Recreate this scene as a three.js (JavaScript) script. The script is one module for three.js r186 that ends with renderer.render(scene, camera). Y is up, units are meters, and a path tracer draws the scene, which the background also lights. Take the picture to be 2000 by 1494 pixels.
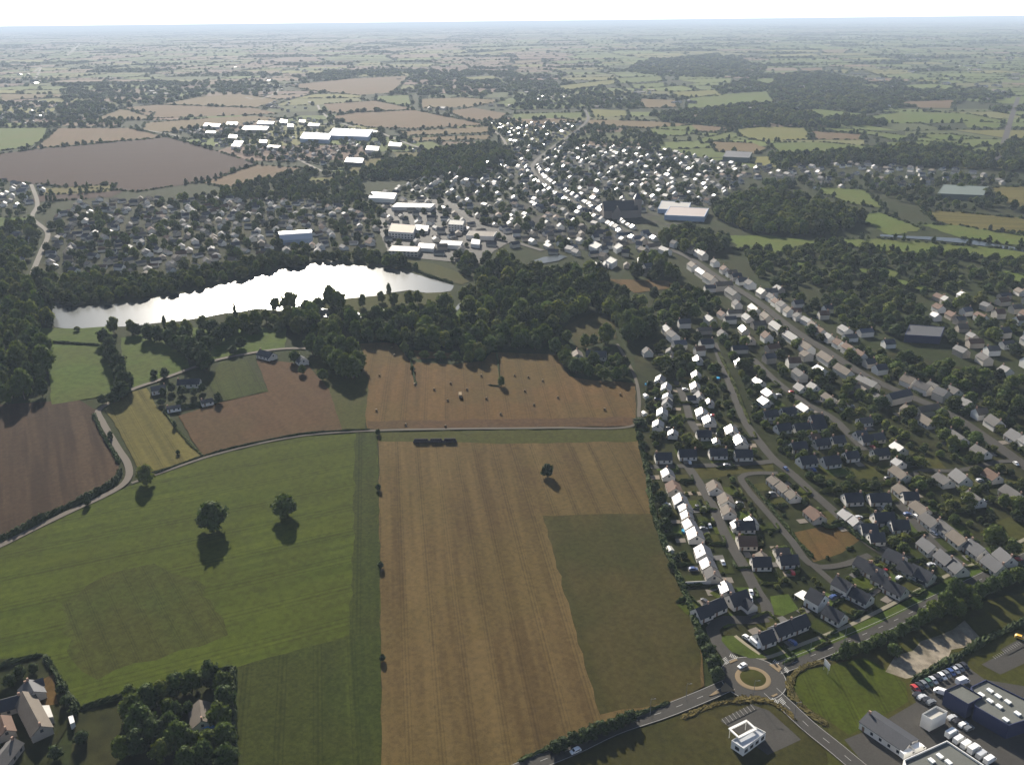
import * as THREE from 'three';
import { mergeGeometries, mergeVertices } from 'three/addons/utils/BufferGeometryUtils.js';

// ---------------------------------------------------------------- camera, sky, sun, exposure
const scene = new THREE.Scene();
const EYE = 250, PW = 2000, PH = 1494, FPX = 1760;
const camera = new THREE.PerspectiveCamera(2 * Math.atan(PH / 2 / FPX) * 180 / Math.PI, PW / PH, 1, 200000);
camera.rotation.order = 'YXZ';
camera.position.set(0, EYE, 0);
camera.rotation.set(-Math.atan((PH / 2 - 37) / FPX), 0, -0.0105);
camera.updateMatrixWorld(); camera.updateProjectionMatrix();
scene.add(camera);
const renderer = new THREE.WebGLRenderer({ antialias: true });
renderer.toneMapping = THREE.LinearToneMapping;
renderer.toneMappingExposure = 2.32;
renderer.shadowMap.enabled = true;
const SUN_EL = 24 * Math.PI / 180, SUN_AZ = -15.5 * Math.PI / 180;
const sunDir = new THREE.Vector3(Math.sin(SUN_AZ) * Math.cos(SUN_EL), Math.sin(SUN_EL), -Math.cos(SUN_AZ) * Math.cos(SUN_EL));
const sun = new THREE.DirectionalLight(new THREE.Color().setRGB(1, 0.92, 0.8), 5);
sun.name = 'sun'; sun.position.copy(sunDir).multiplyScalar(3000); sun.target.position.set(0, 0, -600); sun.position.z -= 600;
sun.castShadow = true; sun.shadow.radius = 1; sun.shadow.mapSize.set(4096, 4096);
Object.assign(sun.shadow.camera, { left: -1500, right: 1500, top: 1500, bottom: -1500, near: 10, far: 9000 });
scene.add(sun, sun.target);
{
  const W = 512, H = 256, data = new Float32Array(W * H * 4), d = new THREE.Vector3();
  for (let j = 0; j < H; j++) for (let i = 0; i < W; i++) {
    const v = ((j + 0.5) / H - 0.5) * Math.PI, u = ((i + 0.5) / W - 0.5) * 2 * Math.PI;
    d.set(Math.cos(u) * Math.cos(v), Math.sin(v), Math.sin(u) * Math.cos(v));
    const y = Math.max(0, d.y), k = Math.exp(-y * 7), c = Math.max(0, d.dot(sunDir));
    const a = 0.14 * Math.pow(c, 6) + 0.7 * Math.pow(c, 40) + 4 * Math.pow(c, 400);
    const o = (j * W + i) * 4, zen = [0.038, 0.064, 0.125], hor = [0.64, 0.68, 0.72], aur = [1, 0.95, 0.86];
    for (let q = 0; q < 3; q++) data[o + q] = zen[q] + (hor[q] - zen[q]) * k + a * aur[q];
    data[o + 3] = 1;
  }
  const sky = new THREE.DataTexture(data, W, H, THREE.RGBAFormat, THREE.FloatType);
  sky.mapping = THREE.EquirectangularReflectionMapping; sky.magFilter = THREE.LinearFilter; sky.minFilter = THREE.LinearFilter; sky.needsUpdate = true;
  scene.background = sky; scene.environment = sky;
}
scene.fog = new THREE.FogExp2(new THREE.Color().setRGB(0.68, 0.82, 1.0), 0.000065);

// ---------------------------------------------------------------- helpers
let seed = 20240611;
const rnd = () => { seed = (seed + 0x6d2b79f5) | 0; let t = Math.imul(seed ^ (seed >>> 15), 1 | seed); t = (t + Math.imul(t ^ (t >>> 7), 61 | t)) ^ t; return ((t ^ (t >>> 14)) >>> 0) / 4294967296; };
const rr = (a, b) => a + (b - a) * rnd();
const pick = (a) => a[Math.floor(rnd() * a.length)];
const lerp = (a, b, t) => a + (b - a) * t, clamp = (x, a = 0, b = 1) => Math.min(b, Math.max(a, x));
const sstep = (a, b, x) => { const t = clamp((x - a) / (b - a)); return t * t * (3 - 2 * t); };
const hash = (x, y, s) => { let h = Math.imul(x | 0, 374761393) ^ Math.imul(y | 0, 668265263) ^ Math.imul(s | 0, 1274126177); h = Math.imul(h ^ (h >>> 13), 1274126177); return ((h ^ (h >>> 16)) >>> 0) / 4294967296; };
// value noise that repeats every px, py cells
const vn = (x, y, px, py, s) => {
  const ix = Math.floor(x), iy = Math.floor(y), fx = x - ix, fy = y - iy, u = fx * fx * (3 - 2 * fx), v = fy * fy * (3 - 2 * fy);
  const a = ((ix % px) + px) % px, b = (a + 1) % px, c = ((iy % py) + py) % py, e = (c + 1) % py;
  return lerp(lerp(hash(a, c, s), hash(b, c, s), u), lerp(hash(a, e, s), hash(b, e, s), u), v);
};
const n2 = (x, y, s = 1) => vn(x, y, 65536, 65536, s);
const fbm = (x, y, s = 1) => 0.5 * n2(x, y, s) + 0.3 * n2(x * 2.1, y * 2.1, s + 1) + 0.2 * n2(x * 4.3, y * 4.3, s + 2);
// a surveyed point: where the sight line through that point of the photograph meets the level h
const _v = new THREE.Vector3();
function G(px, py, h = 0) {
  _v.set((px / PW) * 2 - 1, 1 - (py / PH) * 2, 0.5).unproject(camera).sub(camera.position);
  const t = (h - EYE) / _v.y;
  return new THREE.Vector3(_v.x * t, h, _v.z * t);
}
const toPx = (p) => { const v = p.clone().project(camera); return [(v.x + 1) / 2 * PW, (1 - v.y) / 2 * PH]; };
const dirAngle = (a, b) => { const p = G(...a), q = G(...b); return Math.atan2(q.x - p.x, q.z - p.z); };
const used = {};
const numbered = (n) => { const k = used[n] = (used[n] ?? -1) + 1; return k ? n + '_' + String(k).padStart(3, '0') : n; };
function tag(o, label, category, group) { o.userData.label = label; o.userData.category = category; if (group) o.userData.group = group; return o; }
function thing(name, label, category, group, pos, turn = 0) {
  const o = new THREE.Group(); o.name = numbered(name); if (pos) o.position.copy(pos); o.rotation.y = turn; scene.add(o);
  return tag(o, label, category, group);
}
const lit = (m) => { m.castShadow = true; m.receiveShadow = true; return m; };
function part(parent, name, geo, mat) { const m = lit(new THREE.Mesh(geo, mat)); m.name = name; parent.add(m); return m; }
function structure(name, geo, mat) { const m = lit(new THREE.Mesh(geo, mat)); m.name = numbered(name); m.userData.kind = 'structure'; scene.add(m); return m; }
const ORD = (n) => { const w = ['', 'first', 'second', 'third', 'fourth', 'fifth', 'sixth', 'seventh', 'eighth', 'ninth', 'tenth', 'eleventh', 'twelfth']; if (w[n]) return w[n]; const s = n % 100 > 10 && n % 100 < 14 ? 'th' : ['th', 'st', 'nd', 'rd'][n % 10] ?? 'th'; return n + s; };
const C = (r, g, b) => new THREE.Color().setRGB(r, g, b);
const M = (r, g, b, rough = 0.95, more = {}) => new THREE.MeshPhysicalMaterial({ color: C(r, g, b), roughness: rough, metalness: 0, specularIntensity: rough > 0.84 ? 0.15 : 0.7, ...more });
const inPoly = (x, y, p) => { let c = false; for (let i = 0, j = p.length - 1; i < p.length; j = i++) if ((p[i][1] > y) !== (p[j][1] > y) && x < (p[j][0] - p[i][0]) * (y - p[i][1]) / (p[j][1] - p[i][1]) + p[i][0]) c = !c; return c; };
// spatial hash of things that trees must keep off
const CELL = 8, taken = new Map();
const block = (x, z, r) => { for (let i = Math.floor((x - r) / CELL); i <= Math.floor((x + r) / CELL); i++) for (let j = Math.floor((z - r) / CELL); j <= Math.floor((z + r) / CELL); j++) { const k = i + ',' + j; if (!taken.has(k)) taken.set(k, []); taken.get(k).push([x, z, r]); } };
const isFree = (x, z, r = 0) => { const l = taken.get(Math.floor(x / CELL) + ',' + Math.floor(z / CELL)); return !l || l.every(([a, b, q]) => (a - x) ** 2 + (b - z) ** 2 > (q + r) ** 2); };
const keepOff = [];   // polygons (in photograph points) of open fields and water

// ---------------------------------------------------------------- textures: what the ground is made of
function tex(n, fn, srgb = true) {
  const d = new Uint8Array(n * n * 4), enc = (c) => 255 * (srgb ? (c <= 0.0031308 ? 12.92 * c : 1.055 * Math.pow(c, 1 / 2.4) - 0.055) : c);
  const o = [0, 0, 0];
  for (let j = 0; j < n; j++) for (let i = 0; i < n; i++) { fn(i / n, j / n, o); const k = (j * n + i) * 4; d[k] = clamp(enc(o[0]), 0, 255); d[k + 1] = clamp(enc(o[1]), 0, 255); d[k + 2] = clamp(enc(o[2]), 0, 255); d[k + 3] = 255; }
  const t = new THREE.DataTexture(d, n, n, THREE.RGBAFormat); t.wrapS = t.wrapT = THREE.RepeatWrapping; t.magFilter = THREE.LinearFilter; t.minFilter = THREE.LinearMipmapLinearFilter; t.generateMipmaps = true;
  if (srgb) t.colorSpace = THREE.SRGBColorSpace; t.needsUpdate = true; return t;
}
const mixC = (o, a, b, t) => { for (let q = 0; q < 3; q++) o[q] = lerp(a[q], b[q], t); };
// v runs along the rows, u across them
function cropTex(n, s, tile, a, b, c, { rows = 0.5, patch = 0.6, grain = 0.25, fine = 1.5, mark = 0 } = {}) {
  const P = (m) => Math.max(2, Math.round(tile / m));
  return tex(n, (u, v, o) => {
    const st = 0.45 * vn(u * P(3), v * P(60), P(3), P(60), s) + 0.35 * vn(u * P(9), v * P(140), P(9), P(140), s + 1) + 0.2 * vn(u * P(1.2), v * P(30), P(1.2), P(30), s + 2);
    const pa = 0.6 * vn(u * P(45), v * P(45), P(45), P(45), s + 3) + 0.4 * vn(u * P(14), v * P(14), P(14), P(14), s + 4);
    const gr = vn(u * P(fine), v * P(fine), P(fine), P(fine), s + 5) * 0.5 + 0.5 * hash(u * n, v * n, s + 6);
    let t = 0.5 + (st - 0.5) * 3.2 * rows;
    mixC(o, a, b, clamp(t));
    const w = sstep(0.3, 0.75, pa) * patch;
    for (let q = 0; q < 3; q++) o[q] = lerp(o[q], c[q], w) * (1 + (gr - 0.5) * 2.8 * grain);
    if (mark) { const e = Math.abs(((u * P(mark)) % 1) - 0.5); if (e < 0.03 || (e > 0.1 && e < 0.13)) for (let q = 0; q < 3; q++) o[q] *= 0.78; }
  });
}
const texMat = (t, rough = 1) => new THREE.MeshPhysicalMaterial({ map: t, roughness: rough, metalness: 0, specularIntensity: 0.1 });

// ---------------------------------------------------------------- sheets and ribbons of ground
let layer = 0;
function groundPoly(pts, jitter = 0.5, step = 7, h = 0) {
  const g = pts.map((p) => G(p[0], p[1], h)), out = [];
  g.forEach((a, i) => {
    const b = g[(i + 1) % g.length], L = a.distanceTo(b), n = jitter ? Math.min(60, Math.max(1, Math.floor(L / step))) : 1, nx = -(b.z - a.z) / L, nz = (b.x - a.x) / L;
    for (let k = 0; k < n; k++) { const t = k / n, j = k && jitter ? rr(-jitter, jitter) : 0; out.push(new THREE.Vector2(lerp(a.x, b.x, t) + nx * j, -(lerp(a.z, b.z, t) + nz * j))); }
  });
  return out;
}
function flatGeo(shapePts, y, tile, ang = 0, origin) {
  const g = new THREE.ShapeGeometry(new THREE.Shape(shapePts)); g.rotateX(-Math.PI / 2); g.translate(0, y, 0);
  const p = g.attributes.position, uv = g.attributes.uv, c = Math.cos(ang), s = Math.sin(ang), ox = origin?.x ?? 0, oz = origin?.z ?? 0;
  for (let i = 0; i < p.count; i++) { const x = p.getX(i) - ox, z = p.getZ(i) - oz; uv.setXY(i, (x * c - z * s) / tile, (x * s + z * c) / tile); }
  return g;
}
function field(name, pts, mat, { rows, tile = 300, y, jitter = 0.5, off = true, far = false } = {}) {
  const a = rows ? dirAngle(rows[0], rows[1]) : 0;
  const yy = y ?? 0.002 * (layer++);
  if (off) keepOff.push(pts);
  return structure(name, flatGeo(groundPoly(pts, jitter), yy, tile, a), mat);
}
const roadLines = [];
function smooth(pts, step = 5) {
  const c = new THREE.CatmullRomCurve3(pts.map((p) => G(p[0], p[1])), false, 'centripetal');
  return c.getSpacedPoints(Math.max(2, Math.round(c.getLength() / step)));
}
function ribbon(line, w, y, off = 0, from = 0, to = 1) {
  const pos = [], uv = [], idx = [], n = line.length; let L = 0, k = 0;
  for (let i = 0; i < n; i++) {
    const a = line[Math.max(0, i - 1)], b = line[Math.min(n - 1, i + 1)], l = Math.hypot(b.x - a.x, b.z - a.z) || 1, nx = -(b.z - a.z) / l, nz = (b.x - a.x) / l;
    if (i) L += line[i].distanceTo(line[i - 1]);
    for (const s of [-1, 1]) { pos.push(line[i].x + nx * (off + s * w / 2), y, line[i].z + nz * (off + s * w / 2)); uv.push((s + 1) / 2 * w / 40, L / 40); }
    if (i) { idx.push(k - 2, k, k - 1, k - 1, k, k + 1); } k += 2;
  }
  const g = new THREE.BufferGeometry(); g.setAttribute('position', new THREE.Float32BufferAttribute(pos, 3)); g.setAttribute('uv', new THREE.Float32BufferAttribute(uv, 2)); g.setIndex(idx); g.computeVertexNormals();
  if (g.attributes.normal.getY(0) < 0) { for (let i = 0; i < idx.length; i += 3) { const t = idx[i]; idx[i] = idx[i + 1]; idx[i + 1] = t; } g.setIndex(idx); g.computeVertexNormals(); }
  return g;
}
function road(name, pts, w, mat, { y = 0.3, step = 5, keep = 2.5 } = {}) {
  const line = smooth(pts, step);
  for (const p of line) block(p.x, p.z, w / 2 + keep);
  roadLines.push({ line, w });
  const m = structure(name, ribbon(line, w, y + 0.003 * (layer++ % 12)), mat);
  return { mesh: m, line };
}
// ================================================================ THE SETTING
const soilTex = cropTex(1024, 11, 400, [0.0151, 0.0225, 0.0052], [0.0229, 0.0295, 0.0077], [0.0272, 0.0274, 0.0103], { rows: 0.35, patch: 0.55, grain: 0.3 });
{
  const g = new THREE.PlaneGeometry(240000, 141500, 1, 1); g.rotateX(-Math.PI / 2); g.translate(0, -0.4, -69250);
  const p = g.attributes.position, uv = g.attributes.uv; for (let i = 0; i < p.count; i++) uv.setXY(i, p.getX(i) / 400, p.getZ(i) / 400);
  structure('ground', g, texMat(soilTex));
}
const T = {
  green: cropTex(1024, 21, 300, [0.0293, 0.0415, 0.0031], [0.0533, 0.0675, 0.0058], [0.0370, 0.0440, 0.0044], { rows: 0.4, patch: 0.6, grain: 0.26, fine: 2, mark: 26 }),
  greenMid: cropTex(1024, 25, 300, [0.0307, 0.0394, 0.0054], [0.0399, 0.0476, 0.0067], [0.0358, 0.0349, 0.0059], { rows: 0.6, patch: 0.6, grain: 0.3, fine: 1.5, mark: 9 }),
  greenDark: cropTex(1024, 31, 300, [0.0181, 0.0258, 0.0037], [0.0316, 0.0402, 0.0055], [0.0299, 0.0321, 0.0055], { rows: 0.45, patch: 0.5, grain: 0.34, fine: 1.2, mark: 14 }),
  stubble: cropTex(1024, 41, 300, [0.0602, 0.0394, 0.0143], [0.0942, 0.0645, 0.0245], [0.0697, 0.0512, 0.0156], { rows: 0.75, patch: 0.45, grain: 0.22, mark: 12 }),
  stubbleGreen: cropTex(1024, 51, 300, [0.0326, 0.0295, 0.0071], [0.0466, 0.0374, 0.0110], [0.0272, 0.0287, 0.0065], { rows: 0.45, patch: 0.7, grain: 0.26 }),
  gold: cropTex(1024, 61, 300, [0.0673, 0.0397, 0.0132], [0.0954, 0.0553, 0.0190], [0.0673, 0.0487, 0.0146], { rows: 0.6, patch: 0.55, grain: 0.22, mark: 14 }),
  red: cropTex(1024, 71, 300, [0.0553, 0.0306, 0.0138], [0.0695, 0.0397, 0.0178], [0.0527, 0.0364, 0.0146], { rows: 0.4, patch: 0.5, grain: 0.24 }),
  hay: cropTex(1024, 81, 300, [0.0617, 0.0527, 0.0130], [0.1003, 0.0849, 0.0214], [0.0682, 0.0617, 0.0136], { rows: 0.8, patch: 0.35, grain: 0.2, mark: 11 }),
  plough: cropTex(1024, 91, 300, [0.0268, 0.0159, 0.0092], [0.0495, 0.0307, 0.0172], [0.0328, 0.0202, 0.0111], { rows: 0.8, patch: 0.35, grain: 0.24 }),
  meadow: cropTex(512, 101, 200, [0.0371, 0.0608, 0.0078], [0.0517, 0.0760, 0.0112], [0.0490, 0.0593, 0.0112], { rows: 0.25, patch: 0.7, grain: 0.28, fine: 3 }),
  lawn: cropTex(512, 111, 150, [0.0310, 0.0350, 0.0061], [0.0433, 0.0429, 0.0082], [0.0503, 0.0402, 0.0103], { rows: 0.25, patch: 0.6, grain: 0.25 }),
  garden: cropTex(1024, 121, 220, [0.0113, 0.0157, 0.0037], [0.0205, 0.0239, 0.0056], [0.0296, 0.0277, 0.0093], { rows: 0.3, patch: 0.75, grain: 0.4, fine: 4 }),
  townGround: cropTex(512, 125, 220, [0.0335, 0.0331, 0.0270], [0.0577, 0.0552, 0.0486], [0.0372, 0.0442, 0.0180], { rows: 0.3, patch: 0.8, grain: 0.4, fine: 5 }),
  asphalt: cropTex(512, 131, 40, [0.0477, 0.0447, 0.0397], [0.0603, 0.0563, 0.0494], [0.0410, 0.0389, 0.0356], { rows: 0.3, patch: 0.4, grain: 0.12, fine: 0.4 }),
  sand: cropTex(512, 141, 60, [0.1581, 0.1334, 0.0990], [0.2790, 0.2392, 0.1845], [0.0558, 0.0570, 0.0270], { rows: 0.5, patch: 0.95, grain: 0.4 }),
  tan: cropTex(512, 151, 400, [0.1060, 0.0745, 0.0351], [0.1246, 0.0883, 0.0414], [0.0977, 0.0745, 0.0306], { rows: 0.5, patch: 0.5, grain: 0.1 }),
  pink: cropTex(512, 161, 400, [0.0977, 0.0616, 0.0333], [0.1209, 0.0782, 0.0414], [0.0930, 0.0681, 0.0315], { rows: 0.5, patch: 0.5, grain: 0.1 }),
  pasture: cropTex(512, 171, 400, [0.0570, 0.0820, 0.0136], [0.0760, 0.1020, 0.0187], [0.0779, 0.0840, 0.0187], { rows: 0.3, patch: 0.6, grain: 0.2 }),
  ripeCrop: cropTex(512, 181, 400, [0.0967, 0.0975, 0.0216], [0.1190, 0.1122, 0.0270], [0.0930, 0.0994, 0.0252], { rows: 0.3, patch: 0.5, grain: 0.15 }),
  brown: cropTex(1024, 191, 500, [0.0316, 0.0145, 0.0097], [0.0411, 0.0202, 0.0132], [0.0346, 0.0172, 0.0110], { rows: 0.6, patch: 0.5, grain: 0.12 }),
};
const Mat = Object.fromEntries(Object.entries(T).map(([k, t]) => [k, texMat(t)]));
Mat.asphalt = texMat(T.asphalt, 0.78);
const white = M(0.34, 0.335, 0.31, 0.8), kerbM = M(0.42, 0.38, 0.31, 0.9), tanPave = M(0.2, 0.15, 0.09, 0.9), dustM = M(0.36, 0.30, 0.22, 0.95), paleRoad = M(0.13, 0.118, 0.1, 0.9);

// ---- near fields (photograph points)
field('green_field', [[-280, 1205], [0, 1068], [60, 1041], [130, 1007], [200, 972], [250, 950], [300, 931], [400, 896], [500, 870], [600, 852], [735, 844], [739, 960], [744, 1200], [700, 1240], [460, 1304], [340, 1328], [250, 1358], [150, 1386], [85, 1280], [0, 1302], [-280, 1370]], Mat.green, { rows: [[280, 1120], [440, 1085]] });
field('crop_strip', [[693, 845], [736, 844], [742, 1100], [745, 1240], [682, 1240], [690, 1060]], Mat.greenDark, { rows: [[715, 850], [716, 1200]], jitter: 1 });
field('crop_field', [[456, 1496], [455, 1400], [460, 1304], [560, 1276], [682, 1240], [745, 1232], [748, 1494], [748, 1780], [452, 1780]], Mat.greenDark, { rows: [[600, 1300], [598, 1480]], jitter: 0.8 });
field('green_field', [[205, 1124], [300, 1100], [385, 1134], [445, 1240], [390, 1263], [262, 1295], [190, 1328], [140, 1290], [120, 1180]], Mat.greenMid, { rows: [[220, 1120], [300, 1290]], jitter: 2.2 });
field('stubble_field', [[739, 848], [1240, 838], [1262, 930], [1275, 1005], [1300, 1080], [1345, 1180], [1372, 1280], [1376, 1340], [1300, 1376], [1180, 1421], [1090, 1458], [1000, 1500], [900, 1780], [749, 1780]], Mat.stubble, { rows: [[800, 870], [840, 1480]] });
field('grass_headland', [[740, 845], [1240, 836], [1246, 862], [1000, 866], [741, 862]], Mat.lawn, { tile: 150, jitter: 1.2 });
field('stubble_field', [[1060, 1007], [1272, 1003], [1300, 1080], [1345, 1180], [1370, 1285], [1370, 1343], [1300, 1371], [1172, 1396]], Mat.stubbleGreen, { rows: [[1060, 1007], [1172, 1396]], jitter: 0.8 });
field('hay_field', [[676, 672], [718, 838], [1236, 832], [1243, 828], [1243, 748], [1150, 742], [1112, 735], [1088, 692], [960, 688], [945, 705], [880, 712], [800, 706], [772, 668]], Mat.gold, { rows: [[760, 700], [740, 830]] });
field('hay_field', [[808, 684], [888, 690], [892, 699], [815, 701]], Mat.gold, { rows: [[760, 700], [740, 830]] });
field('stubble_headland', [[716, 822], [1238, 815], [1240, 832], [719, 838]], Mat.red, { rows: [[716, 830], [1238, 824]], jitter: 1.5 });
field('grass_strip', [[600, 700], [640, 770], [668, 838], [712, 838], [720, 740], [680, 680]], Mat.lawn, { tile: 150 });
field('ploughed_field', [[348, 812], [395, 894], [480, 873], [600, 849], [668, 839], [642, 760], [600, 712], [500, 700], [523, 765], [430, 786]], Mat.red, { rows: [[420, 800], [480, 870]] });
field('grass_field', [[405, 748], [430, 706], [480, 702], [524, 764], [430, 784]], Mat.greenDark, { rows: [[440, 710], [470, 780]] });
field('hay_field', [[205, 802], [218, 775], [285, 758], [310, 800], [348, 842], [400, 893], [275, 927], [262, 900], [242, 862], [217, 818]], Mat.hay, { rows: [[230, 800], [290, 915]] });
field('ploughed_field', [[-280, 800], [0, 790], [150, 780], [186, 800], [198, 850], [230, 900], [231, 925], [190, 962], [100, 1002], [0, 1052], [-280, 1185]], Mat.plough, { rows: [[60, 840], [75, 1010]] });
field('meadow', [[60, 640], [150, 642], [215, 637], [220, 660], [200, 672], [90, 668]], Mat.meadow, { tile: 200 });
field('meadow', [[88, 672], [205, 676], [230, 770], [100, 790]], Mat.meadow, { tile: 200 });
field('meadow', [[235, 660], [340, 640], [372, 720], [265, 760], [240, 740]], Mat.meadow, { tile: 200 });
field('meadow', [[375, 640], [560, 640], [556, 682], [470, 692], [410, 706], [380, 700]], Mat.meadow, { tile: 200 });
field('meadow', [[590, 592], [760, 575], [880, 570], [885, 585], [760, 612], [700, 615], [590, 620]], Mat.lawn, { tile: 150, off: false });
field('meadow', [[885, 600], [900, 596], [925, 640], [895, 642]], Mat.meadow, { tile: 200 });
field('meadow', [[780, 505], [850, 515], [930, 545], [900, 556], [830, 535]], Mat.lawn, { tile: 150 });
field('rough_grass', [[1100, 640], [1160, 610], [1200, 622], [1205, 660], [1130, 680]], Mat.stubbleGreen, {});
field('rough_grass', [[1190, 545], [1300, 548], [1340, 560], [1240, 572]], Mat.gold, {});
field('rough_grass', [[1030, 1500], [1200, 1441], [1330, 1396], [1400, 1377], [1500, 1374], [1560, 1402], [1650, 1500], [1640, 1780], [1000, 1780]], Mat.stubbleGreen, { rows: [[1100, 1480], [1300, 1420]] });
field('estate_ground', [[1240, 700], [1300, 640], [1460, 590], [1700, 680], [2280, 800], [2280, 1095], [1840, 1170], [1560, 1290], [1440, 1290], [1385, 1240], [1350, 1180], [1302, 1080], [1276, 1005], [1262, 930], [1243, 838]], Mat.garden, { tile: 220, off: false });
field('lawn', [[1550, 905], [1590, 935], [1700, 935], [1750, 930], [1740, 905], [1650, 918]], Mat.lawn, { tile: 150 });
field('lawn', [[1350, 915], [1510, 905], [1512, 920], [1450, 925], [1360, 938]], Mat.lawn, { tile: 150 });
field('lawn', [[1552, 1040], [1600, 1030], [1640, 1028], [1680, 1055], [1645, 1080], [1590, 1098]], Mat.gold, { tile: 150 });
field('lawn', [[1915, 1040], [1970, 1010], [2030, 1040], [2030, 1090], [1960, 1070]], Mat.lawn, { tile: 150 });
field('lawn', [[1800, 895], [1830, 893], [1850, 915], [1805, 915]], Mat.lawn, { tile: 150 });
field('lawn', [[1505, 1165], [1540, 1160], [1560, 1190], [1530, 1203], [1510, 1200]], Mat.meadow, { tile: 200 });
field('commercial_ground', [[1545, 1345], [1620, 1296], [1840, 1190], [2280, 1100], [2280, 1780], [1690, 1780], [1600, 1420]], Mat.lawn, { tile: 150, off: false });
field('lawn', [[1546, 1345], [1560, 1312], [1620, 1300], [1690, 1285], [1720, 1300], [1770, 1335], [1775, 1370], [1720, 1400], [1660, 1436], [1600, 1395], [1555, 1372]], Mat.green, { tile: 150 });
field('sandy_waste_ground', [[1730, 1312], [1750, 1280], [1830, 1243], [1885, 1212], [1915, 1245], [1850, 1292], [1770, 1326]], Mat.sand, { tile: 60, jitter: 3.2 });
field('yard', [[1780, 1348], [1872, 1298], [1890, 1302], [1925, 1328], [2280, 1385], [2280, 1780], [1700, 1780], [1690, 1494], [1650, 1445], [1700, 1425], [1790, 1372]], Mat.asphalt, { tile: 40, jitter: 0 });
field('car_park', [[1918, 1298], [2010, 1250], [2010, 1292], [1955, 1318]], Mat.asphalt, { tile: 40, jitter: 0 });
field('car_park', [[1408, 1408], [1470, 1377], [1502, 1388], [1565, 1445], [1500, 1475]], Mat.asphalt, { tile: 40, jitter: 0 });
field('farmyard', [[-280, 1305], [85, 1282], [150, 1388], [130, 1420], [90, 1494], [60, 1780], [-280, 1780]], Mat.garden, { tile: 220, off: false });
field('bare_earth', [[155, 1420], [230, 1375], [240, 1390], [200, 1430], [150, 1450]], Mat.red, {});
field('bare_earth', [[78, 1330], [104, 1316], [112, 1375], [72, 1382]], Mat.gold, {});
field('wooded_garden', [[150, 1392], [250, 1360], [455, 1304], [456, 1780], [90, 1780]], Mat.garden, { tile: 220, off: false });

field('town_pavement', [[745, 402], [860, 380], [940, 425], [1010, 465], [965, 490], [935, 515], [850, 508], [760, 498], [740, 450]], Mat.asphalt, { tile: 40, off: false });
field('town_ground', [[780, 362], [1000, 302], [1130, 285], [1300, 292], [1480, 330], [1400, 400], [1270, 470], [1150, 490], [1010, 465], [940, 425], [860, 380]], Mat.townGround, { tile: 220, off: false });
field('town_ground', [[90, 432], [160, 392], [420, 387], [680, 400], [742, 450], [720, 490], [560, 495], [470, 515], [330, 540], [180, 545], [70, 530]], Mat.garden, { tile: 220, off: false });
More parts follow.
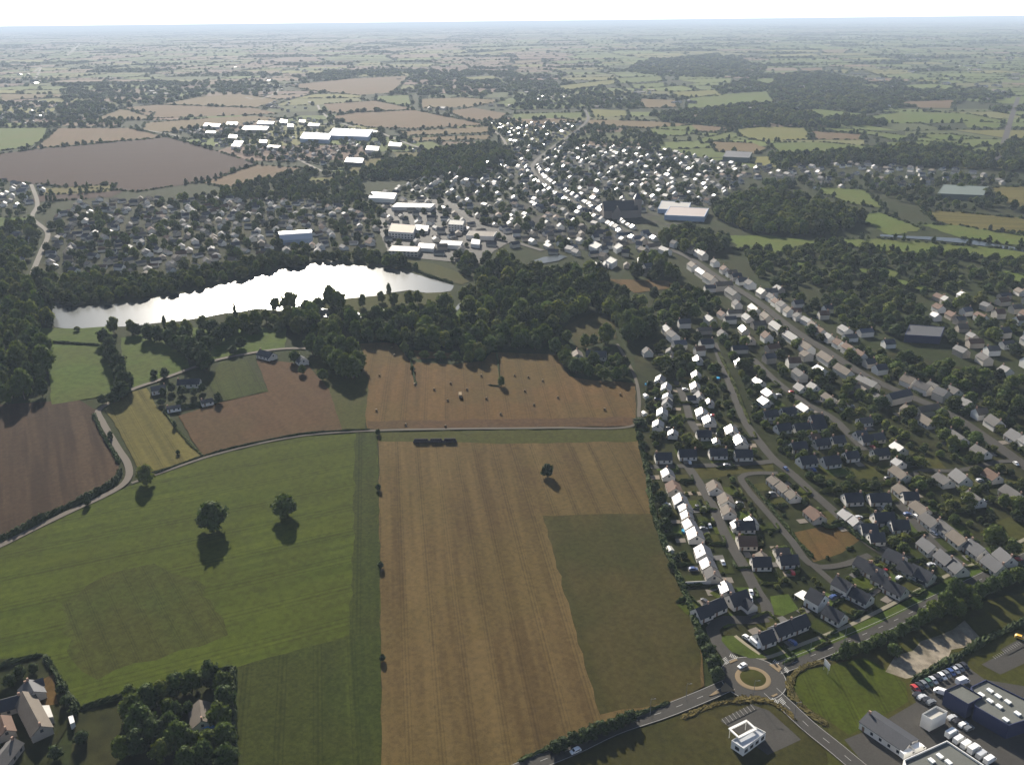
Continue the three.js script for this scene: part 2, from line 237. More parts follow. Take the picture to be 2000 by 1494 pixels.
// ---- fields beyond the town
const FF = [
  ['brown', [[0, 300], [65, 292], [330, 268], [480, 312], [500, 320], [420, 350], [270, 374], [100, 362], [-40, 350], [-40, 305]], [[0, 340], [300, 330]]],
  ['brown', [[70, 380], [240, 372], [215, 385], [60, 395]]],
  ['hayf', [[85, 368], [225, 360], [215, 374], [80, 382]]],
  ['pink', [[65, 290], [112, 250], [252, 250], [325, 267]]],
  ['pasture', [[-40, 250], [95, 249], [88, 272], [55, 287], [-40, 300]], 0.6],
  ['tan', [[275, 256], [282, 240], [400, 231], [500, 226], [560, 232], [480, 240], [380, 250], [330, 258]]],
  ['tan', [[180, 234], [232, 213], [300, 220], [290, 234]]],
  ['pink', [[235, 210], [310, 204], [500, 211], [545, 222], [300, 231]]],
  ['tan', [[310, 204], [380, 190], [470, 183], [545, 195], [500, 209]]],
  ['tan', [[0, 196], [120, 189], [126, 184], [0, 183]]],
  ['pink', [[560, 166], [690, 153], [800, 148], [770, 180], [700, 186], [600, 176]]],
  ['pink', [[632, 203], [735, 196], [800, 210], [808, 214], [645, 220]]],
  ['pink', [[645, 228], [690, 220], [810, 215], [870, 227], [955, 244], [800, 251], [720, 249], [655, 235]]],
  ['pasture', [[732, 196], [735, 188], [800, 185], [806, 203], [790, 208]]],
  ['tan', [[820, 193], [900, 190], [985, 196], [920, 209], [820, 211]]],
  ['pink', [[872, 217], [920, 210], [992, 222], [980, 233], [915, 236]]],
  ['tan', [[775, 257], [960, 246], [955, 259], [790, 265]]],
  ['tan', [[790, 269], [960, 263], [955, 271], [800, 276]]],
  ['hayf', [[770, 298], [835, 297], [815, 315], [775, 310]]],
  ['hayf', [[665, 342], [700, 315], [755, 303], [742, 325], [690, 337]]],
  ['hayf', [[600, 350], [640, 345], [665, 348], [630, 365], [605, 362]]],
  ['pink', [[395, 356], [500, 322], [592, 328], [540, 348], [440, 366]]],
  ['pasture', [[1003, 222], [1140, 219], [1140, 229], [1000, 233]]],
  ['pink', [[1000, 237], [1100, 231], [1135, 239], [1010, 244]]],
  ['ripeCrop', [[1150, 213], [1225, 216], [1228, 227], [1158, 229]]],
  ['tan', [[1147, 233], [1260, 236], [1360, 243], [1445, 250], [1400, 259], [1260, 250], [1150, 244]]],
  ['pasture', [[1265, 250], [1350, 244], [1366, 258], [1330, 266], [1270, 263]]],
  ['pink', [[1370, 245], [1425, 249], [1400, 258], [1368, 256]]],
  ['ripeCrop', [[1435, 252], [1500, 247], [1575, 250], [1585, 272], [1490, 276], [1445, 266]]],
  ['pasture', [[1365, 272], [1430, 256], [1442, 268], [1372, 280]]],
  ['tan', [[1385, 276], [1470, 279], [1500, 290], [1480, 300], [1400, 296]]],
  ['tan', [[1245, 193], [1320, 195], [1326, 210], [1258, 211]]],
  ['pasture', [[1342, 192], [1400, 185], [1500, 178], [1515, 200], [1420, 206], [1340, 212]]],
  ['ripeCrop', [[1310, 180], [1400, 175], [1412, 187], [1320, 191]]],
  ['ripeCrop', [[1085, 168], [1200, 155], [1207, 163], [1100, 177]]],
  ['pasture', [[1200, 153], [1290, 148], [1300, 158], [1210, 163]]],
  ['pasture', [[1230, 165], [1300, 161], [1300, 170], [1238, 173]]],
  ['ripeCrop', [[930, 103], [1030, 95], [1030, 99], [940, 106]]],
  ['pasture', [[1070, 120], [1190, 115], [1180, 120], [1090, 126]]],
  ['tan', [[1000, 119], [1060, 116], [1060, 121], [1005, 125]]],
  ['ripeCrop', [[900, 152], [960, 148], [985, 155], [910, 157]]],
  ['pasture', [[1540, 216], [1600, 213], [1692, 222], [1625, 233], [1590, 226]]],
  ['pink', [[1752, 199], [1865, 195], [1862, 211], [1790, 210]]],
  ['pasture', [[1690, 228], [1770, 217], [1890, 222], [1965, 236], [1850, 240], [1750, 241], [1690, 237]]],
  ['pasture', [[1882, 236], [1960, 240], [1958, 250], [1890, 249]]],
  ['pasture', [[1580, 250], [1650, 250], [1780, 266], [1760, 276], [1692, 262]]],
  ['pink', [[1580, 255], [1690, 263], [1680, 273], [1590, 272]]],
  ['pasture', [[1500, 279], [1600, 277], [1725, 288], [1560, 306], [1520, 296]], 0.8],
  ['pasture', [[1715, 278], [1800, 276], [1925, 284], [1900, 290], [1740, 287]]],
  ['ripeCrop', [[1880, 296], [1940, 298], [1935, 308], [1900, 304]]],
  ['pasture', [[1780, 262], [1860, 262], [1910, 270], [1840, 275]]],
  ['tan', [[1600, 97], [1665, 96], [1650, 104], [1610, 104]]],
  ['pasture', [[1500, 85], [1570, 84], [1570, 88], [1505, 88]]],
  ['pasture', [[1510, 118], [1650, 116], [1640, 122], [1520, 123]]],
  ['pink', [[1560, 134], [1610, 132], [1610, 138], [1565, 139]]],
  ['ripeCrop', [[1640, 134], [1662, 137], [1655, 144], [1640, 143]]],
  ['pasture', [[1675, 164], [1740, 168], [1735, 172], [1680, 171]]],
  ['ripeCrop', [[1780, 155], [1840, 156], [1830, 163], [1790, 160]]],
  ['pasture', [[1860, 155], [1960, 154], [1900, 162]]],
  ['pasture', [[1330, 80], [1400, 78], [1400, 82], [1340, 83]]],
  ['pasture', [[1470, 155], [1510, 152], [1520, 160], [1490, 165]]],
  ['pasture', [[1595, 365], [1690, 370], [1730, 408], [1655, 396], [1605, 378]], 0.7],
  ['pasture', [[1655, 422], [1720, 414], [1805, 448], [1740, 460], [1700, 440]]],
  ['hayf', [[1800, 410], [1850, 412], [2050, 432], [2050, 460], [1900, 446], [1830, 432]]],
  ['pasture', [[1795, 437], [1870, 440], [2050, 468], [2050, 487], [1880, 466]]],
  ['pasture', [[1425, 461], [1500, 460], [1610, 474], [1520, 494], [1440, 486]]],
  ['pasture', [[1620, 468], [1720, 466], [1860, 478], [2050, 492], [2050, 515], [1870, 497], [1700, 490]]],
  ['pasture', [[1550, 512], [1580, 510], [1582, 522], [1560, 520]]],
  ['pasture', [[1672, 524], [1755, 528], [1755, 542], [1680, 540]]],
  ['pasture', [[1770, 510], [1850, 512], [1855, 520], [1790, 522]]],
  ['pasture', [[1745, 545], [1820, 560], [1830, 570], [1760, 560]]],
  ['pasture', [[1935, 528], [2050, 536], [2050, 562], [1955, 546]]],
  ['hayf', [[1940, 366], [2050, 362], [2050, 420], [1960, 395]]],
  ['meadow', [[-40, 424], [56, 425], [50, 440], [-40, 452]]],
  ['ripeCrop', [[610, 345], [600, 356], [650, 352]]],
];
const farMats = { ...Mat, hayf: Mat.hay };
FF.forEach(([k, pts, rows]) => field('far_field', pts, farMats[k], { tile: 400, jitter: 3, rows: Array.isArray(rows) ? rows : [pts[0], pts[1]] }));
const farPolys = FF.map((f) => f[1]);

// ---- lake, ponds and river
const waterM = new THREE.MeshPhysicalMaterial({ color: C(0.018, 0.028, 0.03), roughness: 0.225, metalness: 0, ior: 1.333 });
const LAKE = [[98, 588], [140, 600], [180, 597], [250, 591], [300, 581], [350, 574], [420, 558], [500, 540], [560, 522], [620, 513], [655, 510], [690, 517], [740, 522], [790, 528], [830, 541], [886, 557], [880, 568], [840, 573], [800, 566], [765, 571], [735, 578], [690, 582], [650, 592], [590, 596], [545, 606], [500, 602], [470, 608], [440, 611], [400, 619], [340, 628], [300, 631], [270, 635], [215, 639], [150, 643], [104, 638]];
field('lake', LAKE, waterM, { y: -0.15, jitter: 1.2 });
field('pond', [[600, 600], [650, 606], [700, 611], [712, 622], [690, 628], [650, 622], [610, 615]], waterM, { y: 0.45, jitter: 0.6 });
field('pond', [[735, 606], [790, 602], [780, 612], [745, 613]], waterM, { y: 0.45, jitter: 0.6 });
field('river', [[1028, 530], [1034, 512], [1060, 503], [1095, 498], [1108, 502], [1090, 510], [1060, 515], [1048, 532]], waterM, { y: 0.45, jitter: 0.5 });
field('river', [[1720, 458], [1760, 461], [1840, 464], [1890, 467], [1940, 477], [2050, 494], [2050, 500], [1930, 482], [1880, 475], [1830, 470], [1760, 465], [1720, 462]], waterM, { y: 0.45, jitter: 0.5 });
field('river', [[885, 606], [900, 590], [906, 570], [960, 560], [985, 545], [990, 550], [965, 567], [912, 577], [905, 595], [890, 610]], waterM, { y: 0.45, jitter: 0.5 });

// ---- roads
const A = Mat.asphalt;
const mainRoad = [
  road('main_road', [[760, 1622], [980, 1520], [1040, 1494], [1120, 1462], [1200, 1424], [1300, 1390], [1380, 1358], [1425, 1338]], 7, A),
  road('main_road', [[1515, 1308], [1560, 1292], [1640, 1260], [1720, 1226], [1800, 1188], [1880, 1150], [1960, 1112], [2060, 1065], [2300, 948]], 7, A),
  road('side_road', [[1505, 1350], [1535, 1378], [1580, 1420], [1630, 1460], [1690, 1510], [1880, 1660]], 7, A),
  road('estate_road', [[1436, 1300], [1420, 1278], [1400, 1250], [1392, 1230], [1415, 1212], [1460, 1212], [1500, 1208]], 6, A),
];
road('estate_road', [[1500, 1208], [1498, 1185], [1480, 1158], [1455, 1110], [1420, 1050], [1395, 995], [1370, 950], [1345, 914]], 5.5, A);
road('estate_road', [[1262, 913], [1330, 911], [1400, 909], [1490, 904], [1515, 900]], 5, A);
road('estate_road', [[1395, 670], [1425, 748], [1445, 800], [1460, 832], [1490, 872], [1512, 898], [1545, 924], [1588, 963], [1628, 998], [1668, 1035], [1712, 1072], [1760, 1096]], 5.5, A);
road('estate_road', [[1322, 745], [1340, 790], [1352, 828], [1372, 850], [1405, 838], [1440, 832]], 5, A);
road('estate_road', [[1520, 925], [1470, 925], [1448, 932], [1462, 958], [1500, 1003], [1545, 1055], [1590, 1106], [1640, 1105], [1700, 1085]], 4, A);
road('estate_road', [[1470, 700], [1520, 748], [1575, 788], [1628, 818], [1660, 850], [1690, 880]], 5.5, A);
road('estate_road', [[1752, 978], [1800, 1036], [1840, 1076], [1890, 1110], [1935, 1132]], 5, A);
road('estate_road', [[1770, 940], [1800, 920], [1870, 920], [1950, 903], [1990, 900]], 4, A);
road('estate_road', [[1590, 1106], [1640, 1150], [1690, 1195]], 3.5, A);
road('town_road', [[1143, 215], [1149, 232], [1130, 252], [1105, 270], [1070, 295], [1040, 325], [1052, 348], [1130, 400], [1200, 438], [1270, 475], [1335, 498], [1400, 540], [1480, 590], [1550, 644], [1625, 692], [1700, 739], [1772, 772], [1850, 806], [1925, 854], [2050, 945], [2220, 1060]], 8, A, { step: 8 });
road('lane', [[-280, 1200], [-40, 1084], [0, 1066], [60, 1036], [130, 1002], [200, 970], [237, 949], [251, 930], [248, 905], [232, 880], [214, 850], [198, 822], [191, 802], [215, 786], [262, 759], [300, 746], [350, 728], [420, 704], [495, 689], [560, 681], [640, 682]], 4.2, M(0.11, 0.095, 0.078, 0.9));
road('farm_track', [[256, 944], [300, 929], [400, 894], [500, 868], [600, 850], [740, 841], [900, 838], [1080, 836], [1236, 832], [1248, 800], [1243, 745], [1225, 705], [1205, 672]], 2.4, M(0.085, 0.075, 0.06, 0.9));
road('town_road', [[60, 360], [72, 400], [62, 425], [92, 455], [80, 490], [66, 525], [60, 545]], 6, paleRoad, { step: 8 });
road('railway_line', [[1990, 190], [1975, 235], [1960, 285], [1945, 325]], 12, M(0.06, 0.055, 0.055, 0.9), { step: 20 });
road('town_road', [[870, 395], [930, 435], [1000, 470], [1060, 490]], 7, A, { step: 8 });
road('town_road', [[580, 310], [640, 338], [700, 350]], 7, paleRoad, { step: 10 });
road('town_road', [[725, 252], [800, 282], [830, 292]], 7, paleRoad, { step: 10 });
road('town_road', [[270, 252], [330, 262], [352, 267]], 8, paleRoad, { step: 10 });
road('country_road', [[130, 108], [148, 92], [158, 80], [165, 74]], 22, paleRoad, { step: 60 });
road('country_road', [[65, 140], [78, 131], [70, 150], [64, 158]], 12, paleRoad, { step: 40 });
road('country_road', [[130, 222], [132, 216], [150, 213]], 7, paleRoad, { step: 20 });
road('country_road', [[478, 190], [500, 194], [540, 180], [530, 165], [512, 160], [525, 148]], 7, paleRoad, { step: 20 });
road('country_road', [[620, 205], [625, 215], [650, 235], [700, 250]], 7, paleRoad, { step: 15 });
road('country_road', [[438, 172], [440, 180], [436, 185]], 6, paleRoad, { step: 20 });
road('town_road', [[965, 255], [985, 275], [990, 290], [1000, 300]], 6, paleRoad, { step: 10 });

// paint, islands and kerbs on the near roads
const dashGeo = new THREE.BoxGeometry(0.16, 0.008, 3);
mainRoad.slice(0, 3).forEach(({ mesh, line }) => {
  let L = 0;
  for (let i = 1; i < line.length; i++) {
    L += line[i].distanceTo(line[i - 1]);
    if (L > 9) { L = 0; const d = part(mesh, 'lane_dash', dashGeo, white); d.position.copy(line[i]); d.position.y = 0.36; d.rotation.y = Math.atan2(line[i].x - line[i - 1].x, line[i].z - line[i - 1].z); }
  }
  for (const s of [-3.2, 3.2]) part(mesh, 'edge_line', ribbon(line, 0.15, 0.36, s), white);
});
part(mainRoad[1].mesh, 'footpath', ribbon(smooth([[1440, 1290], [1500, 1285], [1560, 1262], [1660, 1222], [1760, 1172], [1840, 1130], [1920, 1095], [2040, 1035]]), 2, 0.34), M(0.2, 0.18, 0.13, 0.9));
part(mainRoad[1].mesh, 'verge', ribbon(smooth([[1530, 1288], [1600, 1260], [1700, 1218], [1800, 1168], [1880, 1128], [1960, 1090]]), 4.5, 0.335), Mat.meadow);
{
  const c = G(1471, 1326);
  const disc = (ri, ro, y) => { const g = ri ? new THREE.RingGeometry(ri, ro, 64) : new THREE.CircleGeometry(ro, 64); g.rotateX(-Math.PI / 2); g.translate(c.x, y, c.z); const uv = g.attributes.uv; for (let i = 0; i < uv.count; i++) uv.setXY(i, g.attributes.position.getX(i) / 40, g.attributes.position.getZ(i) / 40); return g; };
  const ra = structure('roundabout', disc(0, 13.4, 0.345), A); block(c.x, c.z, 15);
  part(ra, 'edge_line', disc(13.0, 13.2, 0.352), white);
  const ap = new THREE.LatheGeometry([[5.2, 0.3], [5.2, 0.52], [7.0, 0.46], [7.2, 0.3]].map((p) => new THREE.Vector2(...p)), 64); ap.translate(c.x, 0, c.z);
  part(ra, 'apron', ap, tanPave);
  const dome = new THREE.LatheGeometry([[0.01, 0.95], [2, 0.85], [4, 0.65], [5.2, 0.5]].map((p) => new THREE.Vector2(...p)).reverse(), 48); dome.translate(c.x, 0, c.z);
  part(ra, 'grass_island', dome, Mat.lawn);
  const wedge = (pts, m, h, nm) => { const s = new THREE.Shape(groundPoly(pts, 0)); const g = new THREE.ExtrudeGeometry(s, { depth: h, bevelEnabled: true, bevelSize: 0.08, bevelThickness: 0.05, bevelSegments: 1 }); g.rotateX(-Math.PI / 2); g.translate(0, 0.33, 0); part(ra, nm, g, m); };
  wedge([[1408, 1346], [1417, 1335], [1435, 1351], [1410, 1353]], tanPave, 0.14, 'splitter_island');
  wedge([[1385, 1361], [1400, 1350], [1406, 1355], [1392, 1360]], tanPave, 0.14, 'splitter_island');
  wedge([[1502, 1300], [1518, 1298], [1527, 1307], [1522, 1315]], tanPave, 0.14, 'splitter_island');
  wedge([[1531, 1298], [1552, 1291], [1545, 1297], [1536, 1301]], tanPave, 0.14, 'splitter_island');
  wedge([[1424, 1294], [1438, 1288], [1441, 1291], [1427, 1297]], tanPave, 0.14, 'splitter_island');
  wedge([[1506, 1361], [1518, 1356], [1519, 1359], [1511, 1363]], tanPave, 0.14, 'splitter_island');
  const zeb = (x, y, n, dx, dy) => { const a = dirAngle([x, y], [x + dy * 4, y - dx * 4]); for (let k = 0; k < n; k++) { const p = G(x + dx * k, y + dy * k); const d = part(ra, 'crossing_stripe', new THREE.BoxGeometry(0.32, 0.008, 2.2), white); d.position.set(p.x, 0.362, p.z); d.rotation.y = a; } };
  zeb(1415, 1287, 5, 1.5, 2.4); zeb(1427, 1281, 5, 3, 1.4); zeb(1524, 1366, 5, 2, 2.4); zeb(1508, 1368, 5, 3, 1.2); zeb(1512, 1292, 4, 2.5, 2); zeb(1533, 1307, 4, 2.2, 2);
  const lawnG = flatGeo(groundPoly([[1409, 1252], [1412, 1243], [1435, 1243], [1470, 1265], [1492, 1282], [1500, 1287], [1465, 1287], [1430, 1275]], 0.2, 4), 0.38, 200);
  part(ra, 'lawn', lawnG, Mat.meadow);
  part(ra, 'footpath', ribbon(smooth([[1436, 1243], [1460, 1262], [1485, 1279]]), 1.6, 0.4), M(0.24, 0.21, 0.145, 0.9));
  // rows of painted bays
  const bays = (x0, y0, x1, y1, n, lx, ly, host) => { for (let k = 0; k < n; k++) { const t = k / (n - 1), a = G(lerp(x0, x1, t), lerp(y0, y1, t)), b = G(lerp(x0, x1, t) + lx, lerp(y0, y1, t) + ly), L = a.distanceTo(b); const d = part(host, 'bay_line', new THREE.BoxGeometry(0.12, 0.008, L), white); d.position.set((a.x + b.x) / 2, 0.3, (a.z + b.z) / 2); d.rotation.y = Math.atan2(b.x - a.x, b.z - a.z); } };
  const lot = structure('parking_bays', flatGeo(groundPoly([[1410, 1405], [1470, 1376], [1478, 1386], [1420, 1415]], 0), 0.27, 40), A);
  bays(1410, 1405, 1466, 1377, 9, 9, 11, lot);
  const lot2 = structure('parking_bays', flatGeo(groundPoly([[1955, 1270], [1990, 1250], [2004, 1262], [1970, 1280]], 0), 0.27, 40), A);
  bays(1940, 1283, 1990, 1254, 14, 6, 5, lot2);
}
// ================================================================ BUILDINGS
const grainTex = (s, k) => tex(128, (u, v, o) => { const n = 0.6 * vn(u * 24, v * 24, 24, 24, s) + 0.4 * hash(u * 128, v * 128, s); const q = 1 - k + 2 * k * n; o[0] = o[1] = o[2] = clamp(q * 0.5); }, false);
const roofGrain = cropTex(256, 301, 8, [0.85, 0.85, 0.85], [1, 1, 1], [0.62, 0.6, 0.56], { rows: 0.7, patch: 0.6, grain: 0.14, fine: 0.3 });
const wallGrain = cropTex(256, 311, 12, [0.9, 0.9, 0.9], [1, 1, 1], [0.84, 0.82, 0.78], { rows: 0.2, patch: 0.4, grain: 0.05, fine: 0.3 });
const slate = (r, g, b, rough, spec = 1) => new THREE.MeshPhysicalMaterial({ color: C(r, g, b), roughness: rough, metalness: 0, ior: 1.6, specularIntensity: spec, map: roofGrain });
const roofM = [slate(0.06, 0.066, 0.08, 0.38), slate(0.03, 0.033, 0.042, 0.6, 0.5), slate(0.05, 0.053, 0.062, 0.66, 0.5), slate(0.14, 0.117, 0.092, 0.8, 0.3), slate(0.12, 0.07, 0.048, 0.8, 0.3), slate(0.105, 0.1, 0.095, 0.8, 0.3)];
const wallM = [[0.66, 0.63, 0.58], [0.52, 0.48, 0.41], [0.74, 0.73, 0.69], [0.36, 0.32, 0.27]].map((c) => new THREE.MeshStandardMaterial({ color: C(...c), roughness: 0.9, map: wallGrain }));
const glassM = new THREE.MeshPhysicalMaterial({ color: C(0.03, 0.035, 0.045), roughness: 0.12, ior: 1.5 }), doorM = M(0.18, 0.11, 0.07, 0.7), brickM = M(0.36, 0.24, 0.18, 0.9), darkM = M(0.05, 0.05, 0.055, 0.8);
function gableWall(len, wid, h, rise) {
  const s = new THREE.Shape([[-wid / 2, -0.6], [wid / 2, -0.6], [wid / 2, h], [0, h + rise], [-wid / 2, h]].map((p) => new THREE.Vector2(...p)));
  const g = new THREE.ExtrudeGeometry(s, { depth: len, bevelEnabled: false }); g.translate(0, 0, -len / 2); return uvScale(g, 12);
}
function uvScale(g, k) { const uv = g.attributes.uv; for (let i = 0; i < uv.count; i++) uv.setXY(i, uv.getX(i) / k, uv.getY(i) / k); return g; }
function gableRoof(len, wid, h, rise, over = 0.35, th = 0.22) {
  const k = rise / (wid / 2), e = wid / 2 + over, y = h - over * k + 0.03;
  const s = new THREE.Shape([[-e, y], [0, h + rise + 0.03], [e, y], [e, y + th], [0, h + rise + 0.03 + th * 1.25], [-e, y + th]].map((p) => new THREE.Vector2(...p)));
  const g = new THREE.ExtrudeGeometry(s, { depth: len + over * 1.2, bevelEnabled: false }); g.translate(0, 0, -(len + over * 1.2) / 2); return uvScale(g, 8);
}
const winGeo = new THREE.BoxGeometry(0.1, 1.25, 1.1), doorGeo = new THREE.BoxGeometry(0.1, 2.1, 1.0), garGeo = new THREE.BoxGeometry(0.1, 2.1, 2.4), skyGeo = new THREE.BoxGeometry(0.9, 0.1, 1.1);
const chimGeo = new THREE.BoxGeometry(0.65, 1.9, 0.9);
function house(label, pos, turn, { len = 11, wid = 8, h = 2.7, pitch = 34, roof = 0, wall = 0, detail = true, wing = 0, sky = 0, group = 'houses of the estate' } = {}) {
  const o = thing('house', label, 'house', group, pos, turn), rise = wid / 2 * Math.tan(pitch * Math.PI / 180), R = roofM[roof], Wm = wallM[wall];
  const w = part(o, 'wall', gableWall(len, wid, h, rise), Wm);
  const r = part(o, 'roof', gableRoof(len, wid, h, rise), R);
  const ch = part(r, 'chimney', chimGeo, brickM); ch.position.set(0, h + rise + 0.5, (len / 2 - 0.7) * (pos.x + pos.z > Math.floor(pos.x + pos.z) + 0.5 ? 1 : -1));
  if (detail) {
    for (const s of [-1, 1]) {
      const n = Math.max(2, Math.round(len / 3.6));
      for (let k = 0; k < n; k++) {
        const z = (k + 0.5) / n * len - len / 2, isD = k === (s > 0 ? 1 : 0), g = isD ? doorGeo : winGeo;
        const m = part(w, isD ? 'door' : 'window', g, isD ? doorM : glassM); m.position.set(s * (wid / 2 + 0.03), isD ? 1.05 : 1.55, z);
      }
      const m = part(w, 'window', winGeo, glassM); m.rotation.y = Math.PI / 2; m.position.set(0, h + 0.6, s * (len / 2 + 0.03));
    }
    for (let k = 0; k < sky; k++) { const m = part(r, 'skylight', skyGeo, glassM), a = pitch * Math.PI / 180, sx = k % 2 ? 1 : -1; m.position.set(sx * wid * 0.25, h + rise / 2 + 0.32, (k - sky / 2 + 0.5) * 2.4); m.rotation.z = -sx * a; }
  }
  if (wing) {
    const wl = wing, ww = wid * 0.72, wr = ww / 2 * Math.tan(pitch * Math.PI / 180), g = part(o, 'wing_wall', gableWall(wl, ww, h - 0.35, wr), Wm), gr = part(o, 'wing_roof', gableRoof(wl, ww, h - 0.35, wr, 0.3, 0.2), R);
    for (const m of [g, gr]) { m.rotation.y = Math.PI / 2; m.position.set(-(wid / 2 + wl / 2 - 0.4) * 1, 0, len * 0.2); }
    block(pos.x - Math.cos(turn) * (wid / 2 + wl / 2), pos.z + Math.sin(turn) * (wid / 2 + wl / 2), wl * 0.6);
  }
  block(pos.x, pos.z, Math.max(len, wid) * 0.55);
  return o;
}
const shade = ['dark slate', 'black slate', 'grey slate', 'pale brown', 'rust brown', 'pale grey'];
